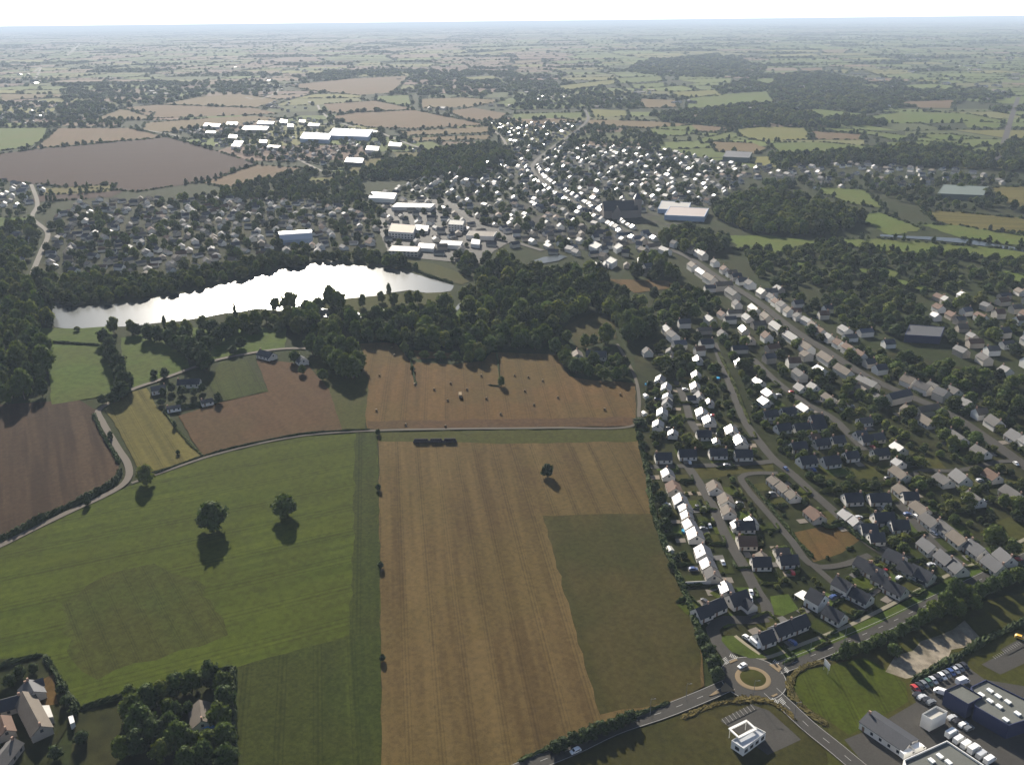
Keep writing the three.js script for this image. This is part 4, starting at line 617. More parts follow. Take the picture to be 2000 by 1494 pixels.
const TW = [
  [[[745, 402], [860, 380], [940, 425], [1010, 465], [965, 490], [850, 500], [760, 495]], 22, 45, { angles: [aFar, aFar + Math.PI / 2], roofs: [1, 2, 3, 5], h: [3, 5] }],
  [[[1250, 700], [1300, 640], [1440, 600], [1540, 660], [1690, 745], [1560, 745], [1440, 690], [1330, 720]], 22, 34, { where: 'in the gardens above the estate streets', individual: true, angles: [aRoad, aX, 0.1], group: 'garden houses above the estate' }],
  [[[1800, 590], [2020, 560], [2030, 760], [1880, 700]], 24, 34, { where: 'in the leafy quarter at the right edge', individual: true, angles: [aRoad, aX], group: 'houses at the right edge' }],
  [[[1330, 560], [1480, 550], [1600, 600], [1780, 680], [1700, 690], [1540, 620], [1440, 590]], 22, 18, { where: 'among the trees beside the main road bend', individual: true, angles: [aRoad, aX], group: 'houses beside the main road bend' }],
  [[[780, 362], [1000, 302], [1130, 285], [1300, 292], [1480, 330], [1400, 400], [1250, 420], [1150, 445], [1000, 445], [820, 425], [720, 390]], 21, 380, { angles: [aFar, aFar, aFar + Math.PI / 2, 0.2], h: [3, 5], roofs: [0, 0, 1, 1, 1, 2, 2, 4, 5] }],
  [[[1000, 430], [1150, 445], [1280, 480], [1270, 540], [1150, 500], [1060, 495], [940, 470]], 20, 70, { angles: [aFar, aFar + Math.PI / 2], roofs: [0, 1, 2, 3], h: [3.5, 6] }],
  [[[90, 432], [160, 392], [420, 387], [680, 400], [745, 450], [720, 490], [560, 495], [470, 515], [330, 540], [180, 545], [70, 530]], 21, 300, { angles: [0.5, 0.5 + Math.PI / 2, 1.1], roofs: [1, 2, 2, 4, 5, 3, 2] }],
  [[[1480, 322], [1650, 318], [1900, 332], [1985, 362], [1840, 362], [1620, 374], [1500, 350], [1390, 372], [1440, 345]], 24, 100, { angles: [0.4, 0.4 + Math.PI / 2], roofs: [0, 1, 2, 3, 5] }],
  [[[-20, 350], [95, 352], [75, 400], [-20, 412]], 24, 50, { angles: [0.5, 2], roofs: [0, 2, 5] }],
  [[[20, 440], [70, 470], [60, 530], [-20, 560], [-20, 540], [40, 520]], 22, 20, { angles: [0.5, 2], roofs: [0, 2, 5] }],
  [[[960, 240], [1060, 236], [1150, 240], [1110, 285], [1010, 305]], 24, 90, { angles: [aFar, aFar + Math.PI / 2], roofs: [0, 0, 1, 3] }],
  [[[1040, 190], [1110, 188], [1105, 205], [1045, 208]], 30, 22, { angles: [0.3, 1.2], roofs: [0, 3] }],
  [[[-20, 205], [110, 205], [90, 245], [-20, 246]], 40, 40, { angles: [0.3, 1.2], roofs: [0, 3, 5] }],
  [[[330, 240], [600, 232], [820, 275], [830, 300], [620, 325], [480, 300], [360, 268]], 22, 130, { angles: [0.3, 1.2], roofs: [0, 3, 5] }],
  [[[520, 165], [600, 185], [640, 215], [560, 222], [500, 200]], 40, 22, { angles: [0.3, 1.2], roofs: [0, 3, 5] }],
];
TW.forEach(([p, s, n, o]) => scatterHouses(p, s, n, o));
// farms far out in the country
for (let k = 0; k < 260; k++) {
  const px = rr(-20, 2020), py = 48 + 170 * Math.pow(rnd(), 1.6), p = G(px, py);
  if (farPolys.some((f) => inPoly(px, py, f))) continue;
  for (let q = 0; q < 1 + 3 * rnd(); q++) townStuff[pick([0, 3, 5, 5])].push([p.x + rr(-40, 40), p.z + rr(-40, 40), rr(0, 3), rr(12, 40), rr(9, 16), rr(3.5, 6)]);
}
{
  const grp = new THREE.Group(); grp.name = 'town_houses'; grp.userData.kind = 'stuff'; grp.userData.label = 'far off houses of the town and its surrounding farms, too small to count'; grp.userData.category = 'houses'; scene.add(grp);
  const w = gableWall(1, 1, 0.45, 0.36), r = gableRoof(1, 1, 0.45, 0.36, 0.05, 0.03), m4 = new THREE.Matrix4(), q = new THREE.Quaternion(), UPV = new THREE.Vector3(0, 1, 0);
  townStuff.forEach((list, i) => {
    if (!list.length) return;
    for (const [g, mat, nm] of [[w, wallM[i % 4], 'wall'], [r, roofM[i], 'roof']]) {
      const im = new THREE.InstancedMesh(g, mat, list.length); im.name = nm; lit(im);
      list.forEach(([x, z, a, L, W, hh], k) => { const s = hh / 0.45 * 0.75; m4.compose(new THREE.Vector3(x, 0, z), q.setFromAxisAngle(UPV, a), new THREE.Vector3(W, s, L)); im.setMatrixAt(k, m4); });
      grp.add(im);
    }
  });
}

// ================================================================ TREES AND HEDGES
function blob(r, cx, cy, cz, det, s, squash = 0.85) {
  const g = mergeVertices(new THREE.IcosahedronGeometry(1, det).deleteAttribute('uv').deleteAttribute('normal')), p = g.attributes.position;
  for (let i = 0; i < p.count; i++) { const k = r * (0.78 + 0.44 * hash(Math.round(p.getX(i) * 97), Math.round(p.getY(i) * 97 + p.getZ(i) * 31), s)); p.setXYZ(i, cx + p.getX(i) * k, cy + p.getY(i) * k * squash, cz + p.getZ(i) * k); }
  return g.toNonIndexed();
}
// crown: unit height 1, unit width 1; lumps carry loose leaf sprays
function crownGeo(s, { lumps = 16, leaves = 620, det = 1, leaf = 0.055, y0 = 0.18, top = 1, slim = 1, shape = 'round' }) {
  const parts = [], cols = [], R = (a, b) => a + (b - a) * hash(s, cnt++, 77); let cnt = 0;
  const centres = [];
  for (let k = 0; k < lumps; k++) {
    const t = (k + 0.5) / lumps, y = lerp(y0 + 0.1, top - 0.12, t), prof = shape === 'cone' ? (1 - t) * 0.42 + 0.05 : shape === 'poplar' ? 0.2 * Math.sin(Math.PI * (0.12 + 0.8 * t)) : 0.36 * Math.sqrt(Math.max(0, 1 - Math.pow(2 * (t - 0.42), 2)));
    const a = k * 2.4 + R(-0.5, 0.5), d = prof * R(0.45, 1), r = shape === 'round' ? R(0.14, 0.22) : R(0.09, 0.14);
    centres.push([Math.cos(a) * d * slim, y, Math.sin(a) * d * slim, r]);
  }
  centres.push([0, lerp(y0, top, 0.45), 0, shape === 'round' ? 0.27 : 0.12]);
  const tone = () => R(0.75, 1.25);
  const addG = (g, c) => { parts.push(g); const n = g.attributes.position.count; for (let i = 0; i < n; i++) cols.push(c[0], c[1], c[2]); };
  centres.forEach(([x, y, z, r], k) => { const t = tone(); addG(blob(r * 0.86, x, y, z, det, s * 31 + k), [t, t, t * 0.95]); });
  const lp = [], ln = Math.round(leaves / centres.length), lc = [];
  centres.forEach(([x, y, z, r]) => {
    const t0 = tone();
    for (let k = 0; k < ln; k++) {
      const u = R(-1, 1), a = R(0, 6.283), q = Math.sqrt(1 - u * u), rad = r * R(0.88, 1.22), cx = x + q * Math.cos(a) * rad, cy = y + u * rad * 0.9, cz = z + q * Math.sin(a) * rad, L = leaf * R(0.6, 1.5);
      const ax = new THREE.Vector3(R(-1, 1), R(-1, 1), R(-1, 1)).normalize(), bx = new THREE.Vector3(q * Math.cos(a), u, q * Math.sin(a)).lerp(new THREE.Vector3(R(-1, 1), R(-1, 1), R(-1, 1)), 0.5).cross(ax).normalize();
      const P = [[-1, -0.6], [1, -0.5], [0.6, 0.7], [-0.7, 0.6]].map(([m, n]) => [cx + (ax.x * m + bx.x * n) * L, cy + (ax.y * m + bx.y * n) * L, cz + (ax.z * m + bx.z * n) * L]);
      const t = t0 * R(0.8, 1.25);
      for (const i of [0, 1, 2, 0, 2, 3]) { lp.push(...P[i]); lc.push(t * 1.02, t, t * 0.9); }
    }
  });
  const lg = new THREE.BufferGeometry(); lg.setAttribute('position', new THREE.Float32BufferAttribute(lp, 3)); parts.push(lg);
  const g = mergeGeometries(parts.map((p) => { p.deleteAttribute('normal'); p.deleteAttribute('uv'); return p; })); g.setAttribute('color', new THREE.Float32BufferAttribute([...cols, ...lc], 3)); g.computeVertexNormals(); return g;
}
function trunkGeo(s) {
  const parts = [], seg = (a, b, r0, r1) => { const d = new THREE.Vector3().subVectors(b, a), g = new THREE.CylinderGeometry(r1, r0, d.length(), 7); g.translate(0, d.length() / 2, 0); g.applyQuaternion(new THREE.Quaternion().setFromUnitVectors(new THREE.Vector3(0, 1, 0), d.clone().normalize())); g.translate(a.x, a.y, a.z); parts.push(g); };
  const top = new THREE.Vector3(0.01, 0.34, 0.01); seg(new THREE.Vector3(0, -0.05, 0), top, 0.036, 0.024);
  for (let k = 0; k < 5; k++) { const a = k * 1.257 + hash(s, k, 5), e = new THREE.Vector3(Math.cos(a) * 0.24, 0.5 + 0.22 * hash(s, k, 6), Math.sin(a) * 0.24); seg(top, e, 0.02, 0.007); }
  seg(top, new THREE.Vector3(0, 0.8, 0), 0.022, 0.006);
  return mergeGeometries(parts);
}
const leafM = [[0.062, 0.09, 0.02], [0.05, 0.076, 0.02], [0.078, 0.104, 0.02], [0.04, 0.06, 0.02], [0.094, 0.114, 0.022], [0.068, 0.075, 0.024]].map((c) => new THREE.MeshPhysicalMaterial({ color: C(...c), roughness: 0.9, specularIntensity: 0.2, transmission: 0.3, thickness: 0, vertexColors: true, side: THREE.DoubleSide }));
const barkM = M(0.09, 0.07, 0.05, 1);
const kinds = {
  oak: [1, 2, 3].map((s) => ({ c: crownGeo(s, { lumps: 20, leaves: 760, y0: 0.16 }), t: trunkGeo(s), m: [leafM[0], leafM[1], leafM[2]][s - 1] })),
  round: [4, 5].map((s) => ({ c: crownGeo(s, { lumps: 14, leaves: 520, y0: 0.12 }), t: trunkGeo(s), m: [leafM[2], leafM[4]][s - 4] })),
  dark: [6, 7].map((s) => ({ c: crownGeo(s, { lumps: 16, leaves: 520, y0: 0.1 }), t: trunkGeo(s), m: leafM[3] })),
  poplar: [8].map((s) => ({ c: crownGeo(s, { lumps: 16, leaves: 460, y0: 0.04, shape: 'poplar' }), t: trunkGeo(s), m: leafM[1] })),
  cone: [9].map((s) => ({ c: crownGeo(s, { lumps: 18, leaves: 520, y0: 0.04, shape: 'cone' }), t: trunkGeo(s), m: leafM[3] })),
};
const protos = {};
for (const k in kinds) protos[k] = kinds[k].map(({ c, t, m }) => { const o = new THREE.Group(); part(o, 'trunk', t, barkM); part(o, 'crown', c, m); return o; });
let nTrees = 0;
function tree(label, pos, hgt, wid, kind = 'oak', group) {
  const o = pick(protos[kind]).clone(); o.name = numbered('tree'); o.position.copy(pos); o.rotation.y = rr(0, 6.28); o.scale.set(wid, hgt, wid); scene.add(o); nTrees++;
  block(pos.x, pos.z, wid * 0.3); return tag(o, label, 'tree', group);
}
const tr = (label, x, y, h, w, k, g) => tree(label, G(x, y), h, w, k, g);
tr('largest lone round oak casting a long shadow on the green field', 415, 1034, 15.5, 17.5, 'oak');
tr('broad lone oak right of the largest one on the green field', 558, 1008, 12.5, 14.5, 'oak');
tr('round tree at the lane junction by the green field corner', 286, 945, 12, 11, 'round');
tr('lone small round tree in the stubble field', 1069, 931, 8.5, 8, 'dark');
tr('small tree alone on the thin line in the hay field', 979, 754, 8, 6, 'round');
tr('tree at the ploughed field corner near the lane sheds', 427, 787, 8, 7, 'dark');
tr('bush sized tree at the top end of the field boundary', 738, 849, 4, 4.5, 'dark');
tr('slim shrub tree on the boundary below the lane crossing', 739, 957, 4, 3.5, 'dark');
tr('third shrub tree down the field boundary', 743, 1110, 4, 3.5, 'dark');
tr('lowest shrub tree on the field boundary', 747, 1291, 3.4, 3, 'dark');
tr('tree on the edge of the lane bend', 216, 858, 6, 4, 'dark'); tr('small tree in the hedge by the lower lane', 170, 987, 5, 4, 'dark');
tr('scrubby tree at the top of the hay field edge', 341, 835, 5, 3.5, 'dark'); tr('short bush beside the hay field boundary', 347, 887, 3, 3, 'dark');
tr('wide dark tree at the track corner by the estate', 1250, 830, 5, 11, 'dark');
const row = (desc, list, kind, group, h0, w0) => list.forEach(([x, y, h = h0, w = w0, k = kind], i) => tr(`${ORD(i + 1)} tree from the left ${desc}`, x, y, h * rr(0.92, 1.08), w * rr(0.92, 1.08), k, group));
row('along the lake near shore', [[150, 646, 4, 6], [222, 650, 15, 11], [257, 652, 13, 10], [322, 644, 14, 7, 'poplar'], [340, 656, 14, 13], [365, 656, 14, 13], [398, 648, 15, 12], [452, 654, 18, 14], [462, 640, 22, 7, 'poplar'], [477, 645, 15, 13], [500, 640, 16, 14], [520, 630, 13, 11], [538, 606, 13, 11], [566, 608, 19, 17], [600, 612, 13, 13], [622, 604, 11, 14], [645, 600, 22, 14], [660, 604, 17, 18], [708, 600, 12, 9], [745, 590, 11, 8], [770, 596, 13, 9], [760, 580, 13, 6], [800, 596, 14, 11], [816, 592, 12, 10]], 'round', 'trees on the near shore of the lake', 10, 10);
row('down the dark row between the two meadows', [[205, 672], [215, 690], [222, 708], [232, 726], [237, 745], [245, 764, 15, 15], [212, 700, 11, 11], [238, 778, 14, 14], [222, 786, 9, 10], [200, 788, 7, 8]], 'dark', 'trees between the meadows', 14, 13);
row('in the clump above the lane farmhouse', [[268, 655, 11, 11], [290, 664], [310, 668], [330, 672], [345, 684], [362, 690, 16, 14], [378, 702, 19, 17], [394, 712, 19, 17], [402, 722, 17, 15], [405, 688], [425, 672], [440, 664], [470, 680, 10, 10], [455, 692, 7, 10], [418, 655], [360, 668], [395, 672, 14, 13]], 'dark', 'trees above the lane farmhouse', 14, 13);
row('round the lane farmhouse garden', [[318, 772, 6, 6], [335, 765, 7, 7], [355, 770, 7, 8], [378, 772, 6, 6], [350, 790, 4, 6], [315, 790, 5, 6], [395, 765, 6, 6], [300, 735, 6, 7], [322, 738, 8, 8]], 'dark', 'farmhouse garden trees', 7, 7);
row('in the dark spur running down into the hay field', [[610, 690, 15, 13], [628, 700, 17, 15], [645, 715, 17, 15], [660, 728, 18, 16], [675, 738, 18, 16], [690, 738, 17, 15], [698, 722, 16, 14], [668, 700, 18, 16], [688, 700, 17, 15], [650, 690, 16, 14], [630, 742, 8, 8], [590, 730, 7, 7], [575, 708, 10, 9]], 'oak', 'trees of the spur', 14, 13);
row('along the upper edge of the hay field', [[720, 668], [745, 666], [772, 672], [790, 690, 9, 8], [802, 700, 6, 5], [806, 725, 4, 4], [830, 700, 6, 8], [860, 702, 7, 9], [890, 705, 8, 9], [915, 708, 9, 9], [938, 706, 11, 10], [955, 690], [980, 678], [1010, 680], [1045, 682], [1085, 690], [1105, 712], [1125, 728], [1150, 735, 9, 10], [1180, 740, 9, 10], [1205, 742, 10, 9], [1218, 735, 9, 8]], 'oak', 'trees at the upper edge of the hay field', 12, 12);
row('in the walled garden at the lower left', [[262, 1400, 11, 11], [290, 1382, 10, 10], [318, 1372, 10, 10, 'round'], [345, 1358, 11, 11], [375, 1350, 9, 9], [412, 1342, 14, 10, 'dark'], [435, 1352, 10, 9], [440, 1385, 10, 9], [430, 1420, 11, 10], [275, 1430, 12, 11], [300, 1450, 12, 11, 'dark'], [335, 1430, 9, 8], [350, 1465, 12, 10], [270, 1470, 12, 11, 'dark'], [320, 1485, 10, 9, 'round'], [385, 1455, 6, 6, 'round'], [410, 1465, 9, 9], [440, 1460, 10, 9], [240, 1480, 9, 9], [370, 1395, 6, 5], [345, 1402, 7, 6], [330, 1398, 8, 7, 'round'], [255, 1362, 6, 6, 'round'], [400, 1490, 9, 9], [445, 1494, 9, 9], [365, 1505, 10, 9]], 'oak', 'trees of the walled garden', 10, 10);
row('round the farmyard', [[118, 1352, 4, 4], [128, 1378, 5, 5], [40, 1325, 6, 6], [20, 1340, 6, 6], [160, 1450, 5, 6], [110, 1480, 5, 6], [65, 1315, 5, 5], [145, 1395, 4, 5]], 'dark', 'farmyard trees', 5, 5);
row('in the row of roadside trees below the roundabout', [[1085, 1468, 5, 6], [1100, 1462], [1122, 1452], [1140, 1446], [1158, 1440], [1176, 1432], [1195, 1426], [1212, 1418], [1230, 1410]], 'dark', 'roadside trees left of the roundabout', 5.5, 6);
row('in the dark clump left of the roundabout', [[1372, 1262, 6, 7], [1384, 1285, 7, 8], [1394, 1308, 7, 8], [1400, 1328, 6, 7], [1366, 1245, 4, 5]], 'dark', 'clump left of the roundabout', 6, 7);
row('in the tree belt south of the main road', [[1648, 1290, 9, 5], [1665, 1278, 6, 5], [1690, 1272, 5, 6], [1715, 1262, 6, 6], [1738, 1252, 5, 6], [1760, 1240, 6, 6], [1782, 1230, 6, 7], [1800, 1218, 7, 8], [1822, 1206, 8, 8], [1845, 1196, 10, 9], [1862, 1178, 13, 11], [1888, 1176, 9, 9], [1910, 1168, 8, 8], [1935, 1156, 8, 8], [1960, 1145, 8, 8], [1985, 1135, 8, 8], [1870, 1205, 9, 8], [1900, 1190, 8, 8], [1745, 1280, 6, 6]], 'oak', 'tree belt south of the main road', 8, 8);
row('in the gardens at the right edge', [[1940, 1066, 12, 13], [1972, 1086, 10, 10], [1830, 840, 11, 10], [1845, 862, 9, 9], [1860, 878, 9, 9], [1780, 815, 9, 8], [1910, 905, 7, 7], [1890, 990, 9, 9], [1990, 1000, 9, 9], [1650, 770, 8, 8], [1645, 800, 8, 7], [1960, 780, 11, 11], [1985, 800, 11, 11], [1930, 800, 10, 10], [1950, 830, 10, 10], [1960, 990, 8, 8]], 'round', 'garden trees at the right', 9, 9);
row('along the hedge between stubble field and estate', [[1250, 862, 6, 6], [1255, 880, 6, 6], [1262, 900, 5, 5], [1268, 925, 4, 4], [1280, 960, 6, 6], [1290, 985, 8, 8], [1298, 1010, 8, 9], [1300, 1035, 7, 8], [1322, 1095, 4, 5], [1335, 1090, 4, 5], [1310, 1110, 4, 4]], 'dark', 'trees along the estate hedge', 6, 6);

// woods: trees that share one look share one label; those nearest the camera as things, the rest as one mass
const mass = { oak: [], round: [], dark: [], poplar: [], cone: [] };
function wood(poly, spacing, h, w, mix, { near = 0, label, group, skip = 0, spare = true } = {}) {
  const g = poly.map((p) => { const q = G(...p); return [q.x, q.z]; }), X = g.map((p) => p[0]), Z = g.map((p) => p[1]), x0 = Math.min(...X), x1 = Math.max(...X), z0 = Math.min(...Z), z1 = Math.max(...Z), list = [];
  for (let x = x0; x < x1; x += spacing) for (let z = z0; z < z1; z += spacing) {
    const a = x + rr(-0.45, 0.45) * spacing, b = z + rr(-0.45, 0.45) * spacing; if (rnd() < skip || !inPoly(a, b, g)) continue;
    const px = toPx(new THREE.Vector3(a, 0, b)); if (px[0] < -260 || px[0] > 2260) continue;
    if (spare && keepOff.some((k) => inPoly(px[0], px[1], k))) continue;
    if (!isFree(a, b, 1.2)) continue;
    list.push([a, b, px[0] > -10 && px[0] < 2010]);
  }
  list.sort((p, q) => q[1] - p[1]);
  let made = 0;
  list.forEach(([a, b, shown]) => {
    const k = pick(mix), s = rr(0.62, 1.3);
    if (shown && made++ < near) tree(label, new THREE.Vector3(a, 0, b), h * s, w * s * rr(0.9, 1.1), k, group); else mass[k].push([a, b, h * s, w * s * rr(0.9, 1.15)]);
  });
}
const Dk = ['oak', 'oak', 'dark', 'round'];
wood([[-240, 560], [92, 556], [103, 640], [92, 672], [100, 740], [118, 782], [60, 790], [-240, 812]], 12, 18, 13, Dk, { near: 46, label: 'tree of the dense wood at the left edge', group: 'wood at the left edge' });
wood([[918, 580], [960, 528], [1000, 508], [1030, 535], [1180, 540], [1235, 612], [1285, 655], [1225, 680], [1090, 678], [960, 678], [870, 690], [770, 672], [650, 668], [560, 650], [560, 612], [700, 628], [830, 618]], 12, 14.5, 12.5, Dk, { near: 34, label: 'tree of the broad wood right of the lake', group: 'wood right of the lake' });
wood([[1092, 684], [1240, 692], [1238, 744], [1150, 738], [1108, 728]], 9, 8, 8.5, Dk, { skip: 0.12 });
wood([[770, 672], [960, 680], [945, 704], [890, 690], [808, 683]], 8, 11, 10, Dk, { skip: 0.05 });
wood([[385, 642], [520, 625], [620, 622], [650, 668], [560, 660], [470, 660]], 11, 8, 8, Dk, { skip: 0.5, spare: false });
wood([[1210, 600], [1340, 565], [1420, 590], [1330, 640], [1260, 660]], 11, 10, 10, Dk, { skip: 0.2 });
wood([[1230, 520], [1300, 510], [1330, 545], [1240, 560]], 10, 14, 11, [...Dk, 'poplar']);
wood([[60, 545], [180, 548], [330, 545], [470, 520], [560, 505], [720, 500], [800, 515], [830, 530], [690, 515], [620, 511], [500, 536], [350, 571], [250, 588], [140, 596], [95, 585]], 9, 10, 9.5, Dk);
wood([[100, 420], [430, 380], [740, 380], [745, 470], [560, 505], [330, 545], [180, 545], [70, 530]], 11, 8.5, 9, Dk, { skip: 0.3 });
wood([[0, 440], [60, 440], [88, 460], [60, 560], [0, 565]], 11, 12, 11, Dk, { skip: 0.15 });
wood([[830, 300], [960, 283], [1000, 302], [1000, 330], [900, 352], [720, 352], [680, 350], [750, 325]], 12, 12, 12, Dk, { skip: 0.05 });
wood([[500, 350], [600, 335], [700, 345], [720, 380], [430, 385], [440, 370]], 12, 10, 10, Dk, { skip: 0.25 });
wood([[780, 365], [1000, 300], [1300, 290], [1480, 330], [1400, 400], [1250, 420], [1150, 445], [1000, 445], [820, 425]], 13, 7.5, 8.5, Dk, { skip: 0.32 });
wood([[940, 470], [1060, 490], [1150, 500], [1280, 490], [1300, 470], [1150, 440], [1000, 430]], 12, 9, 9, Dk, { skip: 0.3 });
wood([[745, 402], [860, 380], [940, 425], [1010, 465], [965, 490], [850, 500], [760, 495]], 14, 7, 7.5, Dk, { skip: 0.5 });
wood([[870, 500], [960, 500], [985, 545], [930, 560], [900, 530]], 12, 9, 8.5, Dk, { skip: 0.3 });
wood([[1280, 470], [1350, 450], [1420, 470], [1440, 490], [1340, 500]], 11, 13, 12, Dk);
wood([[1390, 410], [1430, 395], [1500, 385], [1600, 400], [1690, 430], [1640, 462], [1480, 458], [1400, 430]], 11, 15, 14, Dk);
wood([[1400, 380], [1600, 340], [1760, 350], [1990, 345], [2020, 420], [1800, 408], [1690, 370], [1600, 365], [1480, 385]], 14, 10, 10, Dk, { skip: 0.35 });
wood([[1500, 310], [1640, 302], [1800, 288], [1930, 300], [1975, 280], [2240, 280], [2240, 350], [1900, 330], [1650, 320], [1520, 335]], 12, 14, 13, Dk, { skip: 0.08 });
wood([[1430, 490], [1600, 470], [1800, 478], [2240, 500], [2240, 570], [1840, 590], [1700, 600], [1500, 560]], 12, 8.5, 10, [...Dk, 'poplar'], { skip: 0.32 });
wood([[1480, 580], [1700, 590], [1850, 580], [2240, 600], [2240, 700], [1850, 690], [1650, 640]], 11, 9, 10, Dk, { skip: 0.2 });
wood([[1250, 690], [1440, 600], [1700, 690], [2240, 780], [2240, 900], [1850, 860], [1700, 790], [1500, 740], [1300, 740]], 9, 7.5, 8.5, Dk, { skip: 0.15 });
wood([[1260, 745], [1500, 740], [1800, 830], [2240, 900], [2240, 1080], [1860, 1120], [1600, 1010], [1450, 900], [1260, 870]], 6.5, 4.8, 5.6, ['dark', 'round', 'round', 'oak'], { skip: 0.36 });
wood([[1300, 930], [1500, 930], [1760, 1090], [1880, 1130], [1640, 1220], [1520, 1200], [1400, 1120]], 6, 2.8, 3.6, ['dark', 'round', 'round'], { skip: 0.5 });
wood([[1480, 150], [1600, 140], [1700, 160], [1800, 178], [1930, 175], [1960, 195], [1740, 214], [1690, 222], [1540, 212], [1430, 210], [1380, 175], [1440, 160]], 22, 10, 20, Dk, { skip: 0.3 });
wood([[1250, 120], [1400, 105], [1500, 130], [1480, 152], [1300, 150], [1220, 140]], 30, 10, 26, Dk, { skip: 0.4 });
wood([[1270, 225], [1500, 205], [1700, 236], [1740, 245], [1600, 250], [1430, 248], [1300, 238]], 18, 13, 17, Dk, { skip: 0.15 });
wood([[1000, 185], [1180, 172], [1260, 190], [1250, 212], [1000, 215]], 20, 11, 15, Dk, { skip: 0.5 });
wood([[560, 150], [720, 135], [1000, 140], [1060, 165], [940, 190], [820, 190], [800, 150]], 26, 11, 22, Dk, { skip: 0.6 });
wood([[0, 200], [220, 205], [240, 245], [120, 250], [0, 248]], 20, 10, 15, Dk, { skip: 0.5 });
wood([[100, 165], [330, 160], [540, 160], [560, 185], [330, 202], [130, 205]], 24, 11, 20, Dk, { skip: 0.7 });
wood([[620, 215], [660, 200], [810, 225], [640, 245]], 20, 10, 14, Dk, { skip: 0.5 });
wood([[330, 255], [480, 240], [640, 245], [820, 275], [830, 330], [640, 340], [500, 312]], 17, 9, 10, Dk, { skip: 0.5 });
wood([[940, 236], [1080, 232], [1170, 240], [1300, 270], [1290, 292], [1000, 305]], 16, 9, 10, Dk, { skip: 0.4 });
wood([[-20, 345], [110, 345], [100, 420], [-20, 422]], 16, 9, 9, Dk, { skip: 0.4 });

// bocage: fields and hedgerow trees of the open country, out to the horizon
const hedgeTrees = [], fieldPos = [], fieldCol = [];
{
  const cols = [[0.088, 0.109, 0.028], [0.078, 0.099, 0.026], [0.124, 0.119, 0.036], [0.135, 0.099, 0.066], [0.129, 0.088, 0.066], [0.057, 0.067, 0.024], [0.104, 0.104, 0.041], [0.145, 0.124, 0.067]];
  const bands = [[1350, 3000, 150], [3000, 7000, 240], [7000, 14000, 420], [14000, 34000, 800]];
  for (const [d0, d1, cell] of bands) {
    const J = (i, j, s) => (hash(i, j, s + cell) - 0.5) * cell * 0.55;
    for (let j = Math.ceil(d0 / cell); j * cell < d1; j++) for (let i = -Math.ceil(j * 0.66) - 2; i <= Math.ceil(j * 0.66) + 2; i++) {
      const c = (a, b) => [(i + a) * cell + J(i + a, j + b, 1), -(j + b) * cell * 0.9 - J(i + a, j + b, 2)];
      const q = [c(0, 0), c(1, 0), c(1, 1), c(0, 1)], mx = (q[0][0] + q[2][0]) / 2, mz = (q[0][1] + q[2][1]) / 2;
      const px = toPx(new THREE.Vector3(mx, 0, mz)); if (px[0] < -80 || px[0] > 2080 || px[1] > 330) continue;
      const inFar = farPolys.some((f) => inPoly(px[0], px[1], f));
      const open = rnd() < 0.84, zone = px[0] > 1150 ? 0 : 1;
      if (open && !inFar) {
        const f = zone ? pick([0, 2, 3, 4, 4, 3, 6, 1, 5]) : pick([0, 1, 0, 2, 1, 5, 6, 3, 0]), k = rr(0.85, 1.12), s = 0.94;
        const P = q.map(([x, z]) => [mx + (x - mx) * s, mz + (z - mz) * s]);
        for (const n of [0, 1, 2, 0, 2, 3]) { fieldPos.push(P[n][0], -0.12, P[n][1]); fieldCol.push(cols[f][0] * k, cols[f][1] * k, cols[f][2] * k); }
      }
      const put = (a, b, dens) => { const L = Math.hypot(b[0] - a[0], b[1] - a[1]), st = Math.max(8, cell * 0.06), n = L / st; for (let t = 0; t < n; t++) if (rnd() < dens) { const u = (t + rnd()) / n, x = lerp(a[0], b[0], u) + rr(-3, 3), z = lerp(a[1], b[1], u) + rr(-3, 3), pp = toPx(new THREE.Vector3(x, 0, z)); if (pp[1] > 300 || keepOff.some((f) => inPoly(pp[0], pp[1], f)) || !isFree(x, z, 4)) continue; const far = cell / 150, hh = rnd() < 0.16 ? rr(7, 12) : rr(1.8, 4.2); hedgeTrees.push([x, z, hh, st * rr(0.9, 1.6) * (far > 1 ? 1.15 : 1)]); } };
      put(q[0], q[1], rnd() < 0.25 ? 0.1 : 0.7); put(q[0], q[3], rnd() < 0.35 ? 0.1 : 0.6);
      if (!open && !inFar) { const n = 26; for (let t = 0; t < n; t++) { const u = rnd(), v = rnd(), x = lerp(lerp(q[0][0], q[1][0], u), lerp(q[3][0], q[2][0], u), v), z = lerp(lerp(q[0][1], q[1][1], u), lerp(q[3][1], q[2][1], u), v), pp = toPx(new THREE.Vector3(x, 0, z)); if (pp[1] > 300 || keepOff.some((f) => inPoly(pp[0], pp[1], f)) || !isFree(x, z, 4)) continue; hedgeTrees.push([x, z, rr(7, 13), cell * rr(0.1, 0.2)]); } }
    }
  }
  const g = new THREE.BufferGeometry(); g.setAttribute('position', new THREE.Float32BufferAttribute(fieldPos, 3)); g.setAttribute('color', new THREE.Float32BufferAttribute(fieldCol, 3)); 
  const n = new Float32Array(fieldPos.length); for (let i = 1; i < n.length; i += 3) n[i] = 1; g.setAttribute('normal', new THREE.BufferAttribute(n, 3));
  const idx = []; for (let i = 0; i < fieldPos.length / 3; i += 3) idx.push(i, i + 1, i + 2); g.setIndex(idx);
  structure('far_country_fields', g, new THREE.MeshPhysicalMaterial({ vertexColors: true, roughness: 1, specularIntensity: 0.1 }));
}
